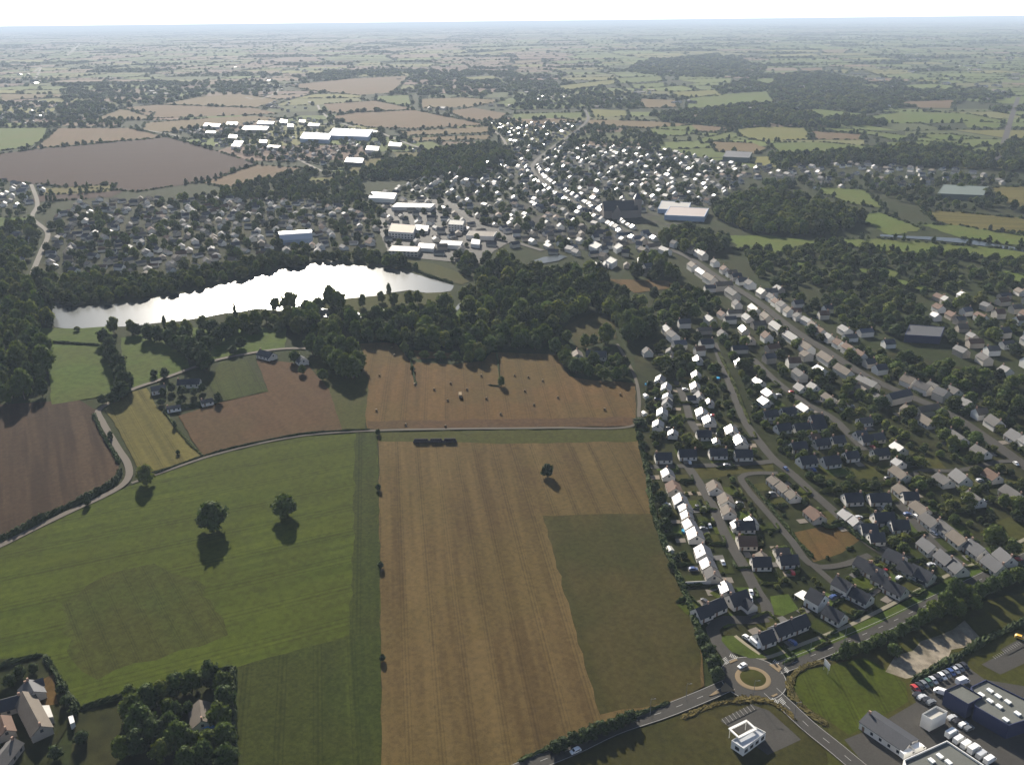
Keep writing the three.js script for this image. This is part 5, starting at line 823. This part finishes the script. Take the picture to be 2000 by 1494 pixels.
// hedges round the far fields that have them
FF.forEach(([k, pts]) => { const g = pts.map((p) => G(...p)); g.forEach((a, i) => { if (rnd() < 0.15) return; const b = g[(i + 1) % g.length], L = a.distanceTo(b), d = Math.hypot(a.x, a.z), st = Math.max(5, d / 300); for (let t = 0; t < L / st; t++) if (rnd() < 0.75) { const u = (t + rnd()) * st / L, x = lerp(a.x, b.x, u) + rr(-2, 2), z = lerp(a.z, b.z, u) + rr(-2, 2); if (isFree(x, z, 2)) hedgeTrees.push([x, z, rnd() < 0.15 ? rr(6, 11) : rr(1.8, 4), st * rr(1, 1.7)]); } }); });
{
  const grp = new THREE.Group(); grp.name = 'woodland'; grp.userData.kind = 'stuff'; grp.userData.label = 'woods, garden trees and hedgerows spreading over town and country'; grp.userData.category = 'woodland'; scene.add(grp);
  const m4 = new THREE.Matrix4(), q = new THREE.Quaternion(), UPV = new THREE.Vector3(0, 1, 0), col = new THREE.Color();
  const inst = (nm, geo, mat, list) => { if (!list.length) return; const im = new THREE.InstancedMesh(geo, mat, list.length); im.name = nm; lit(im); list.forEach(([x, z, h, w], i) => { m4.compose(new THREE.Vector3(x, -0.3, z), q.setFromAxisAngle(UPV, rr(0, 6.28)), new THREE.Vector3(w, h, w)); im.setMatrixAt(i, m4); const t = rr(0.5, 1.5); col.setRGB(t * rr(0.95, 1.15), t, t * rr(0.85, 1.05)); im.setColorAt(i, col); }); grp.add(im); };
  for (const k in mass) { const n = kinds[k].length; kinds[k].forEach((v, i) => inst('crown', v.c, v.m, mass[k].filter((_, j) => j % n === i))); }
  const hg = [51, 52, 53].map((s) => crownGeo(s, { lumps: 9, leaves: 130, leaf: 0.09, y0: -0.1, det: 0 }));
  hg.forEach((g, i) => inst('hedgerow', g, leafM[[1, 0, 3][i]], hedgeTrees.filter((_, j) => j % 3 === i)));
}

// near hedges, each one thing: an uneven clipped bank of foliage
function hedge(label, pts, w, h, m = leafM[1], { wild = 0.35, group = 'field hedges' } = {}) {
  const line = smooth(pts, 1.1), pos = [], col = [], idx = [], sec = 9, s = Math.floor(rnd() * 1e5);
  line.forEach((p, i) => {
    const a = line[Math.max(0, i - 1)], b = line[Math.min(line.length - 1, i + 1)], L = Math.hypot(b.x - a.x, b.z - a.z) || 1, nx = -(b.z - a.z) / L, nz = (b.x - a.x) / L, e = Math.min(1, (i + 0.3) / 2, (line.length - 0.7 - i) / 2);
    const big = 0.7 + 0.6 * n2(i * 0.16, s, 3);
    for (let k = 0; k < sec; k++) {
      const t = k / (sec - 1), an = Math.PI * t, r = 1 + (hash(i, k, s) - 0.5) * 2 * wild, x = -Math.cos(an) * w / 2 * r * e * big, y = k === 0 || k === sec - 1 ? -0.5 : Math.pow(Math.sin(an), 0.6) * h * r * e * big;
      pos.push(p.x + nx * x + (hash(i, k, s + 1) - 0.5) * 0.5, y, p.z + nz * x + (hash(i, k, s + 2) - 0.5) * 0.5); const c = 0.7 + 0.6 * hash(i, k, s + 3); col.push(c * 1.05, c, c * 0.9);
      if (i && k) { const v = i * sec + k; idx.push(v - sec - 1, v - sec, v - 1, v - 1, v - sec, v); }
    }
  });
  const sprays = Math.round(4 + w * 3);   // loose sprays of leaves rooted in the bank
  for (let i = 1; i < line.length - 1; i++) for (let q = 0; q < sprays; q++) {
    const v = i * sec + 1 + Math.floor(hash(i, q, s + 5) * (sec - 2)), x = pos[v * 3], y = pos[v * 3 + 1], z = pos[v * 3 + 2], L = 0.22 + 0.3 * hash(i, q, s + 6), b0 = pos.length / 3, c = 0.7 + 0.7 * hash(i, q, s + 7);
    const d = (k) => (hash(i * 7 + k, q, s + 8) - 0.5) * 2 * L;
    pos.push(x + d(0), y + d(1) * 0.6, z + d(2), x + d(3), y + d(4) * 0.6 + L * 0.6, z + d(5), x + d(6), y + d(7) * 0.6, z + d(8)); col.push(c, c, c * 0.9, c, c, c * 0.9, c, c, c * 0.9); idx.push(b0, b0 + 1, b0 + 2, v, b0, b0 + 1);
  }
  let g = new THREE.BufferGeometry(); g.setAttribute('position', new THREE.Float32BufferAttribute(pos, 3)); g.setAttribute('color', new THREE.Float32BufferAttribute(col, 3)); g.setIndex(idx); g = g.toNonIndexed(); g.computeVertexNormals();
  const o = lit(new THREE.Mesh(g, m)); o.name = numbered('hedge'); scene.add(o); return tag(o, label, 'hedge', group);
}
hedge('dark hedge along the lower lane beside the ploughed field', [[-20, 1064], [40, 1036], [110, 1000], [180, 968], [222, 942], [236, 920]], 3, 2.6, leafM[3]);
hedge('low hedge on the ploughed field side of the lane bend', [[232, 905], [222, 885], [205, 858], [192, 832], [182, 810]], 2.2, 1.8, leafM[1]);
hedge('thin hedge along the track above the green field', [[300, 926], [400, 890], [500, 865], [600, 847], [725, 839]], 1.1, 0.9, leafM[3]);
hedge('low grassy hedge between the two hay fields', [[318, 800], [345, 838], [375, 872], [398, 892]], 1.2, 0.9, leafM[4]);
hedge('thick hedge between the farmhouse garden and the ploughed field', [[318, 806], [350, 798], [390, 790], [425, 786]], 2.2, 2.4, leafM[3]);
hedge('short hedge at the top of the upper meadow', [[98, 668], [140, 671], [195, 675]], 2, 1.4, leafM[3]);
hedge('farm hedge along the edge of the green field', [[84, 1279], [100, 1305], [125, 1345], [152, 1388]], 2.2, 1.6, leafM[3]);
hedge('farm hedge running off the left edge', [[-20, 1306], [30, 1293], [84, 1279]], 2, 1.5, leafM[3]);
hedge('garden hedge below the green field', [[152, 1386], [200, 1372], [255, 1356]], 2.2, 1.7, leafM[3]);
hedge('tall garden hedge beside the crop field', [[456, 1304], [455, 1360], [455, 1430], [456, 1500]], 2.4, 2, leafM[3]);
hedge('top garden hedge meeting the crop field corner', [[400, 1320], [430, 1310], [456, 1303]], 2, 1.6, leafM[3]);
hedge('ochre hedge along the road under the roundabout', [[1330, 1404], [1380, 1382], [1420, 1371], [1460, 1367], [1500, 1370], [1530, 1386], [1560, 1412]], 3, 0.55, M(0.085, 0.07, 0.025, 1, { vertexColors: true, side: THREE.DoubleSide }));
hedge('ochre hedge round the lawn east of the roundabout', [[1625, 1292], [1580, 1300], [1552, 1318], [1542, 1340], [1550, 1362], [1575, 1388], [1620, 1422]], 2.8, 0.55, M(0.075, 0.065, 0.024, 1, { vertexColors: true, side: THREE.DoubleSide }));
hedge('dark hedge at the foot of the road bank above the stubble', [[1010, 1490], [1060, 1468], [1120, 1444], [1200, 1412], [1260, 1392], [1310, 1372]], 1.8, 1.2, leafM[3]);
hedge('dense hedge under the tree belt by the main road', [[1625, 1288], [1700, 1262], [1780, 1225], [1860, 1188], [1940, 1150], [2030, 1110]], 3.5, 2, leafM[1]);
hedge('dark hedge between waste ground and the store yard', [[1780, 1332], [1840, 1302], [1900, 1266], [1960, 1235], [2030, 1200]], 3, 2, leafM[3]);
hedge('long hedge between stubble field and estate gardens', [[1246, 845], [1260, 900], [1268, 950], [1276, 1000], [1290, 1045], [1305, 1082], [1330, 1140], [1350, 1190], [1365, 1235], [1378, 1262]], 2.6, 2, leafM[1]);
hedge('garden hedge behind the middle estate lawn', [[1600, 962], [1660, 955], [1740, 945]], 2, 1.8, leafM[4]);
hedge('hedge lining the bare lot in the estate', [[1640, 1020], [1680, 1052], [1720, 1078]], 2, 1.6, leafM[1]);
hedge('hedge along the middle estate street', [[1404, 690], [1432, 748], [1452, 798], [1466, 830]], 2, 1.6, leafM[4]);
hedge('hedge beside the footpath loop', [[1456, 935], [1480, 962], [1520, 1010], [1560, 1060], [1590, 1092]], 1.4, 1.2, leafM[1]);
hedge('thin hedge line inside the upper hay field', [[802, 702], [806, 725], [812, 752]], 1.4, 1.2, leafM[1]);
hedge('thin hedge line crossing to the lone small tree', [[952, 752], [965, 754], [978, 755]], 0.9, 0.8, leafM[3]);
hedge('low hedge on the upper right of the hay field', [[970, 690], [973, 710], [975, 735]], 0.9, 0.7, leafM[1]);
hedge('lakeside reed hedge along the far right shore', [[775, 518], [810, 527], [845, 542], [885, 553]], 2.5, 1.6, leafM[1]);
plots.forEach(([p, a, len, wid, i, where], n) => {
  if (n % 5 === 4) return;
  const ux = Math.cos(a), uz = -Math.sin(a), vx = Math.sin(a), vz = Math.cos(a), sd = n % 2 ? -1 : 1, at = (u, v) => toPx(new THREE.Vector3(p.x + ux * u + vx * v, 0, p.z + uz * u + vz * v));
  const u0 = sd * (wid / 2 + 1), v0 = len * 0.46;
  hedge(`hedge by the ${ORD(i + 1)} house ${where}`, [at(u0, v0), at(u0 + sd * 5, v0 + rr(-0.4, 0.4)), at(u0 + sd * 9, v0), at(u0 + sd * 9.4, v0 - 4), at(u0 + sd * 9.4, v0 - len * 0.8)], 1.1, 1.5, pick(leafM), { group: 'clipped garden hedges of the estate', wild: 0.2 });
});
// ================================================================ VEHICLES AND SMALL THINGS
const tyreM = M(0.02, 0.02, 0.02, 0.9), paint = { white: [0.8, 0.8, 0.78], silver: [0.5, 0.51, 0.52], black: [0.02, 0.02, 0.025], grey: [0.16, 0.17, 0.18], blue: [0.04, 0.08, 0.22], red: [0.45, 0.03, 0.03], yellow: [0.7, 0.42, 0.04], green: [0.05, 0.12, 0.08] };
const paintM = Object.fromEntries(Object.entries(paint).map(([k, c]) => [k, new THREE.MeshPhysicalMaterial({ color: C(...c), roughness: 0.4, clearcoat: 0.6, clearcoatRoughness: 0.15 })]));
const side = (pts, w) => { const g = new THREE.ExtrudeGeometry(new THREE.Shape(pts.map((p) => new THREE.Vector2(...p))), { depth: w - 0.2, bevelEnabled: true, bevelSize: 0.1, bevelThickness: 0.1, bevelSegments: 2 }); g.translate(0, 0, -(w - 0.2) / 2); return g; };
const carBody = side([[-2.05, 0.35], [2.0, 0.35], [2.05, 0.7], [1.1, 0.9], [0.5, 1.38], [-1.35, 1.4], [-2.0, 0.95]], 1.75);
const carGlass = mergeGeometries([side([[-1.72, 0.96], [0.92, 0.96], [0.42, 1.32], [-1.28, 1.34]], 1.82), side([[0.7, 0.98], [1.12, 0.95], [0.62, 1.38], [0.44, 1.38]], 1.4)].map((g) => g.toNonIndexed()));
const vanBody = side([[-2.6, 0.4], [2.5, 0.4], [2.6, 0.95], [2.1, 1.25], [1.5, 2.1], [1.2, 2.25], [-2.55, 2.25]], 1.95);
const vanGlass = side([[1.25, 1.3], [2.0, 1.3], [1.5, 2.0], [1.2, 2.0]], 2.0);
const cabBody = side([[1.1, 0.4], [3.0, 0.4], [3.05, 1.0], [2.55, 1.3], [2.1, 2.05], [1.15, 2.1]], 1.9), boxBody = side([[-3.0, 0.7], [1.0, 0.7], [1.0, 2.9], [-3.0, 2.9]], 2.1), cabGlass = side([[1.5, 1.35], [2.45, 1.35], [2.08, 1.95], [1.5, 1.95]], 1.95);
const wheelG = new THREE.CylinderGeometry(0.32, 0.32, 0.22, 14); wheelG.rotateX(Math.PI / 2);
const rimG = new THREE.CylinderGeometry(0.18, 0.18, 0.24, 10); rimG.rotateX(Math.PI / 2);
const lampG = new THREE.BoxGeometry(0.08, 0.14, 0.3), lampM = M(0.85, 0.85, 0.8, 0.25);
function vehicle(kind, label, x, y, toX, toY, color, group) {
  const p = G(x, y); p.y = 0.31; const o = thing(kind === 'car' ? 'car' : kind === 'van' ? 'van' : 'box_van', label, kind === 'car' ? 'car' : 'van', group, p, dirAngle([x, y], [toX, toY]) - Math.PI / 2), m = paintM[color];
  const [b, g, ax, hw, nose] = kind === 'car' ? [carBody, carGlass, [-1.25, 1.3], 0.8, 2.12] : kind === 'van' ? [vanBody, vanGlass, [-1.6, 1.7], 0.88, 2.66] : [cabBody, cabGlass, [-1.9, 2.2], 0.9, 3.1];
  part(o, 'body', b, m); part(o, 'window', g, glassM); if (kind === 'box') part(o, 'cargo_box', boxBody, paintM.white);
  for (const wx of ax) for (const s of [-1, 1]) { const w = part(o, 'wheel', wheelG, tyreM); w.position.set(wx, 0.32, s * hw); part(w, 'rim', rimG, paintM.silver); }
  for (const s of [-1, 1]) { const l = part(o, 'headlight', lampG, lampM); l.position.set(nose - 0.03, 0.68, s * 0.6); }
  return o;
}
vehicle('car', 'white car driving round the roundabout', 1450, 1304, 1425, 1316, 'white');
vehicle('car', 'white car alone on the road at the bottom', 1124, 1470, 1070, 1494, 'white');
vehicle('van', 'white van parked on the path below the estate entrance houses', 1476, 1262, 1488, 1272, 'white');
vehicle('car', 'white car left of the van by the estate entrance', 1459, 1249, 1470, 1256, 'white');
vehicle('car', 'white car behind the van by the estate entrance', 1473, 1250, 1484, 1247, 'white');
vehicle('car', 'dark car on the main road in the tree shadow', 1884, 1158, 1830, 1182, 'grey');
vehicle('car', 'pale car parked in the lower row yard by the verge', 1652, 1170, 1665, 1175, 'silver');
vehicle('car', 'dark car beside the pale car in the lower row yard', 1642, 1166, 1655, 1171, 'black');
vehicle('car', 'white car in the drive of the stepped street', 1790, 1012, 1800, 1018, 'white');
vehicle('car', 'silver car further down the stepped street drive', 1825, 1044, 1836, 1050, 'silver');
vehicle('car', 'white car parked on the street beside the field houses', 1376, 997, 1386, 1014, 'white');
vehicle('car', 'dark car parked across from the white one beside the field houses', 1362, 993, 1372, 1010, 'black');
vehicle('car', 'pale car lower down the street beside the field houses', 1386, 1030, 1396, 1047, 'silver');
vehicle('car', 'white car near the bottom of the field house street', 1412, 1102, 1422, 1119, 'white');
vehicle('car', 'first white car by the estate entrance garage', 1467, 1160, 1470, 1170, 'white');
vehicle('car', 'second white car by the estate entrance garage', 1466, 1173, 1469, 1183, 'white');
vehicle('car', 'blue car on the middle estate street', 1535, 918, 1550, 930, 'blue');
vehicle('car', 'grey car on the cross street', 1420, 911, 1450, 910, 'grey');
vehicle('car', 'white car on the main town road', 1985, 908, 2000, 920, 'white');
vehicle('car', 'first silver car parked above the main road verge', 1776, 1128, 1786, 1132, 'silver');
vehicle('car', 'second silver car parked above the main road verge', 1786, 1133, 1796, 1137, 'silver');
vehicle('car', 'dark car parked above the main road verge', 1800, 1141, 1810, 1145, 'black');
const lotC = ['red', 'black', 'grey', 'green', 'silver', 'black', 'white', 'grey', 'blue', 'silver', 'grey', 'black'];
lotC.forEach((c, k) => { const t = k / (lotC.length - 1), x = lerp(1788, 1884, t), y = lerp(1348, 1304, t); vehicle('car', `${ORD(k + 1)} parked car from the left in the long yard row, ${c}`, x, y, x + 9, y + 8, c, 'cars in the long yard row'); });
['black', 'silver', 'black', 'grey'].forEach((c, k) => vehicle('car', `${ORD(k + 1)} parked car from the left beside the lawn fence, ${c}`, 1792 + k * 9, 1360 + k * 5, 1801 + k * 9, 1356 + k * 5, c, 'cars beside the lawn fence'));
vehicle('van', 'white van parked at the corner of the store entrance block', 1838, 1356, 1820, 1350, 'white');
vehicle('box', 'white box van behind the store entrance block', 1880, 1336, 1896, 1330, 'white');
[[1859, 1438, 'box'], [1873, 1449, 'van'], [1888, 1459, 'van'], [1903, 1469, 'box'], [1918, 1479, 'van'], [1933, 1489, 'van']].forEach(([x, y, k], i) => vehicle(k, `${ORD(i + 1)} white van from the top in the slanting row by the depot`, x, y, x + 10, y - 6, i === 4 ? 'silver' : 'white', 'vans by the depot'));
vehicle('box', 'white box van at the left end of the depot front', 1772, 1478, 1790, 1470, 'white'); vehicle('box', 'second white box van on the depot front', 1793, 1468, 1811, 1460, 'white');
['silver', 'black', 'white', 'grey'].forEach((c, k) => vehicle('car', `${ORD(k + 1)} car from the top below the small white box building, ${c}`, 1860 + k * 11, 1405 + k * 7, 1871 + k * 11, 1400 + k * 7, c, 'cars below the white box building'));
vehicle('car', 'yellow vehicle at the top right car park', 1993, 1248, 2006, 1252, 'yellow');
vehicle('car', 'dark car by the store wall', 1880, 1392, 1894, 1400, 'blue');

plots.forEach(([p, a, len, wid, i, where], n) => { if (n % 3 !== 1) return; const s = n % 2 ? 1 : -1, ux = Math.cos(a), uz = -Math.sin(a), d = s * (wid / 2 + 3.2), q = toPx(new THREE.Vector3(p.x + ux * d, 0, p.z + uz * d)), r = toPx(new THREE.Vector3(p.x + ux * (d + 4), 0, p.z + uz * (d + 4))); vehicle('car', `car by the ${ORD(i + 1)} house ${where}`, q[0], q[1], r[0], r[1], pick(['white', 'silver', 'grey', 'black', 'blue', 'red', 'silver']), 'cars in the estate drives'); });
// straw bales
const baleG = new THREE.LatheGeometry([[0.001, -0.62], [0.6, -0.62], [0.7, -0.52], [0.74, 0], [0.7, 0.52], [0.6, 0.62], [0.001, 0.62]].map((p) => new THREE.Vector2(...p)), 18); baleG.rotateZ(Math.PI / 2);
const strawM = new THREE.MeshStandardMaterial({ map: cropTex(128, 401, 4, [0.17, 0.12, 0.06], [0.27, 0.19, 0.1], [0.14, 0.1, 0.05], { rows: 0.8, grain: 0.3, fine: 0.1 }), roughness: 1 }), wrapM = M(0.045, 0.038, 0.045, 0.85);
function bale(label, p, y, a, group, m) { const o = lit(new THREE.Mesh(baleG, m)); o.name = numbered('straw_bale'); o.position.set(p.x, y, p.z); o.rotation.y = a; o.scale.setScalar(1.12); scene.add(o); return tag(o, label, 'bale', group); }
[[770, 695], [810, 752], [848, 762], [874, 783], [735, 803], [792, 831], [870, 834], [950, 780], [978, 810], [1025, 765], [1043, 792], [1090, 778], [1181, 801], [1212, 772], [1060, 745], [1005, 735], [1032, 738], [765, 680], [741, 735], [880, 750], [940, 735], [912, 762]].forEach(([x, y], i) => bale(`${ORD(i + 1)} of the single straw bales scattered over the hay field`, G(x, y), 0.82, rr(0, 3), 'bales scattered over the hay field', strawM));
{ const a = G(809, 865), b = G(890, 864), n = 19, ang = Math.atan2(b.x - a.x, b.z - a.z); for (let k = 0; k < n; k++) { const p = a.clone().lerp(b, (k + 0.12 * rnd()) / (n - 1)); bale(`${ORD(k + 1)} dark bale from the left at the bottom of the long stack`, p, 0.82, ang + Math.PI / 2 + rr(-0.08, 0.08), 'long bale stack', wrapM); if (k && k !== 7 && k !== 13) { const q = a.clone().lerp(b, (k - 0.5) / (n - 1)); bale(`${ORD(k)} dark bale from the left on top of the long stack`, q, 2.17, ang + Math.PI / 2, 'long bale stack', wrapM); } } }
{ const p = G(899, 775); const o = thing('hay_trailer', 'dark trailer standing among the bales in the hay field', 'trailer', undefined, p, dirAngle([899, 768], [901, 782])); const bed = part(o, 'bed', new THREE.BoxGeometry(2.3, 0.25, 6.5), darkM); bed.position.y = 1; const ld = part(o, 'load', new THREE.BoxGeometry(2.2, 1.5, 5.5), strawM); ld.position.y = 1.87; for (const z of [-2, 2]) for (const s of [-1, 1]) { const w = part(o, 'wheel', wheelG, tyreM); w.rotation.y = Math.PI / 2; w.scale.setScalar(1.5); w.position.set(s * 1, 0.45, z); } }
// billboard and street lamps
{ const p = G(1614, 1312), o = thing('billboard', 'white billboard on posts above the lawn beside the main road', 'billboard', undefined, p, dirAngle([1608, 1290], [1620, 1304]) + Math.PI / 2); const b = part(o, 'panel', new THREE.BoxGeometry(4, 2.8, 0.18), wallM[2]); b.position.y = 3.6; for (const s of [-1.5, 1.5]) { const m = part(o, 'post', new THREE.CylinderGeometry(0.1, 0.1, 4.2, 8), M(0.3, 0.3, 0.3, 0.6)); m.position.set(s, 1.9, -0.15); } const f = part(b, 'frame', new THREE.BoxGeometry(4.15, 0.12, 0.24), M(0.35, 0.35, 0.36, 0.5)); f.position.y = 1.44; }
const galv = M(0.16, 0.165, 0.17, 0.7);
[[1472, 1362, 'south of the roundabout centre'], [1412, 1322, 'on the left rim of the roundabout'], [1530, 1318, 'on the right rim of the roundabout'], [1582, 1281, 'on the main road verge right of the roundabout'], [1650, 1254, 'further along the main road verge'], [1552, 1405, 'on the side road below the roundabout'], [1340, 1368, 'on the road left of the roundabout'], [1270, 1398, 'farther down the road left of the roundabout']].forEach(([x, y, w]) => {
  const o = thing('street_lamp', 'grey street lamp ' + w, 'street lamp', 'street lamps', G(x, y)), pole = part(o, 'pole', new THREE.CylinderGeometry(0.07, 0.12, 8.4, 8), galv); pole.position.y = 3.9;
  const arm = part(o, 'arm', new THREE.CylinderGeometry(0.05, 0.06, 1.6, 6), galv); arm.rotation.z = Math.PI / 2 - 0.15; arm.position.set(0.75, 8.1, 0); const hd = part(o, 'lamp_head', new THREE.CapsuleGeometry(0.14, 0.5, 4, 8), galv); hd.rotation.z = Math.PI / 2; hd.position.set(1.6, 8.22, 0);
});
// garden sheds, pools and walls
[[1262, 772, 'topmost'], [1259, 806, 'lower'], [1309, 1072, 'field edge']].forEach(([x, y, w]) => { const p = G(x, y, 2); p.y = 0; const o = thing('garden_shed', `${w} small white garden shed beside the estate hedge`, 'shed', 'garden sheds', p, 0.2); part(o, 'wall', gableWall(4, 3, 2, 0.7), wallM[2]); part(o, 'roof', gableRoof(4, 3, 2, 0.7, 0.15, 0.08), flatPale); });
[[1265, 752, 'in the top garden by the track'], [1339, 1039, 'behind the field houses'], [1401, 740, 'east of the western street'], [1484, 790, 'behind a green net on the middle street'], [1310, 778, 'near the western street row']].forEach(([x, y, w]) => { const p = G(x, y), o = thing('swimming_pool', `small round blue garden pool ${w}`, 'pool', 'garden pools', p); const s = new THREE.CylinderGeometry(2.1, 2.1, 1.5, 28, 1, true); s.translate(0, 0.45, 0); part(o, 'rim', s, M(0.1, 0.28, 0.5, 0.5, { side: THREE.DoubleSide })); const d = new THREE.CylinderGeometry(2.05, 2.05, 1.3, 28); d.translate(0, 0.4, 0); part(o, 'water', d, new THREE.MeshPhysicalMaterial({ color: C(0.05, 0.3, 0.5), roughness: 0.2, ior: 1.33 })); });
{ const line = smooth([[1339, 1143], [1370, 1141], [1398, 1140]], 4); const o = thing('garden_wall', 'pale garden wall between the last field houses', 'wall'); const g = ribbon(line, 0.3, 0); const a = line[0], b = line[line.length - 1], L = a.distanceTo(b), m = part(o, 'panel', new THREE.BoxGeometry(L, 2.2, 0.25), wallM[0]); m.position.set((a.x + b.x) / 2, 0.8, (a.z + b.z) / 2); m.rotation.y = -Math.atan2(b.z - a.z, b.x - a.x); void g; }
{ const p = G(1572, 1164, 2.6), o = thing('terrace_awning', 'bright white flat canopy left of the two storey house by the verge', 'canopy', undefined, new THREE.Vector3(p.x, 0, p.z), dirAngle([1555, 1165], [1580, 1180])); const t = part(o, 'sheet', new THREE.BoxGeometry(6, 0.2, 7), M(0.82, 0.8, 0.74, 0.5)); t.position.y = 2.6; for (const [x, z] of [[-2.7, -3.2], [2.7, -3.2], [-2.7, 3.2], [2.7, 3.2]]) { const m = part(o, 'post', new THREE.CylinderGeometry(0.08, 0.08, 3, 8), wallM[2]); m.position.set(x, 1.05, z); } }

scene.traverse((o) => { if (o.isMesh) { o.castShadow = true; o.receiveShadow = true; } });
console.log('trees', nTrees, 'houses', used.house, 'mass', Object.values(mass).map((l) => l.length), 'hedgeTrees', hedgeTrees.length, 'town', townStuff.map((l) => l.length), 'things', Object.keys(used).length);
renderer.render(scene, camera);
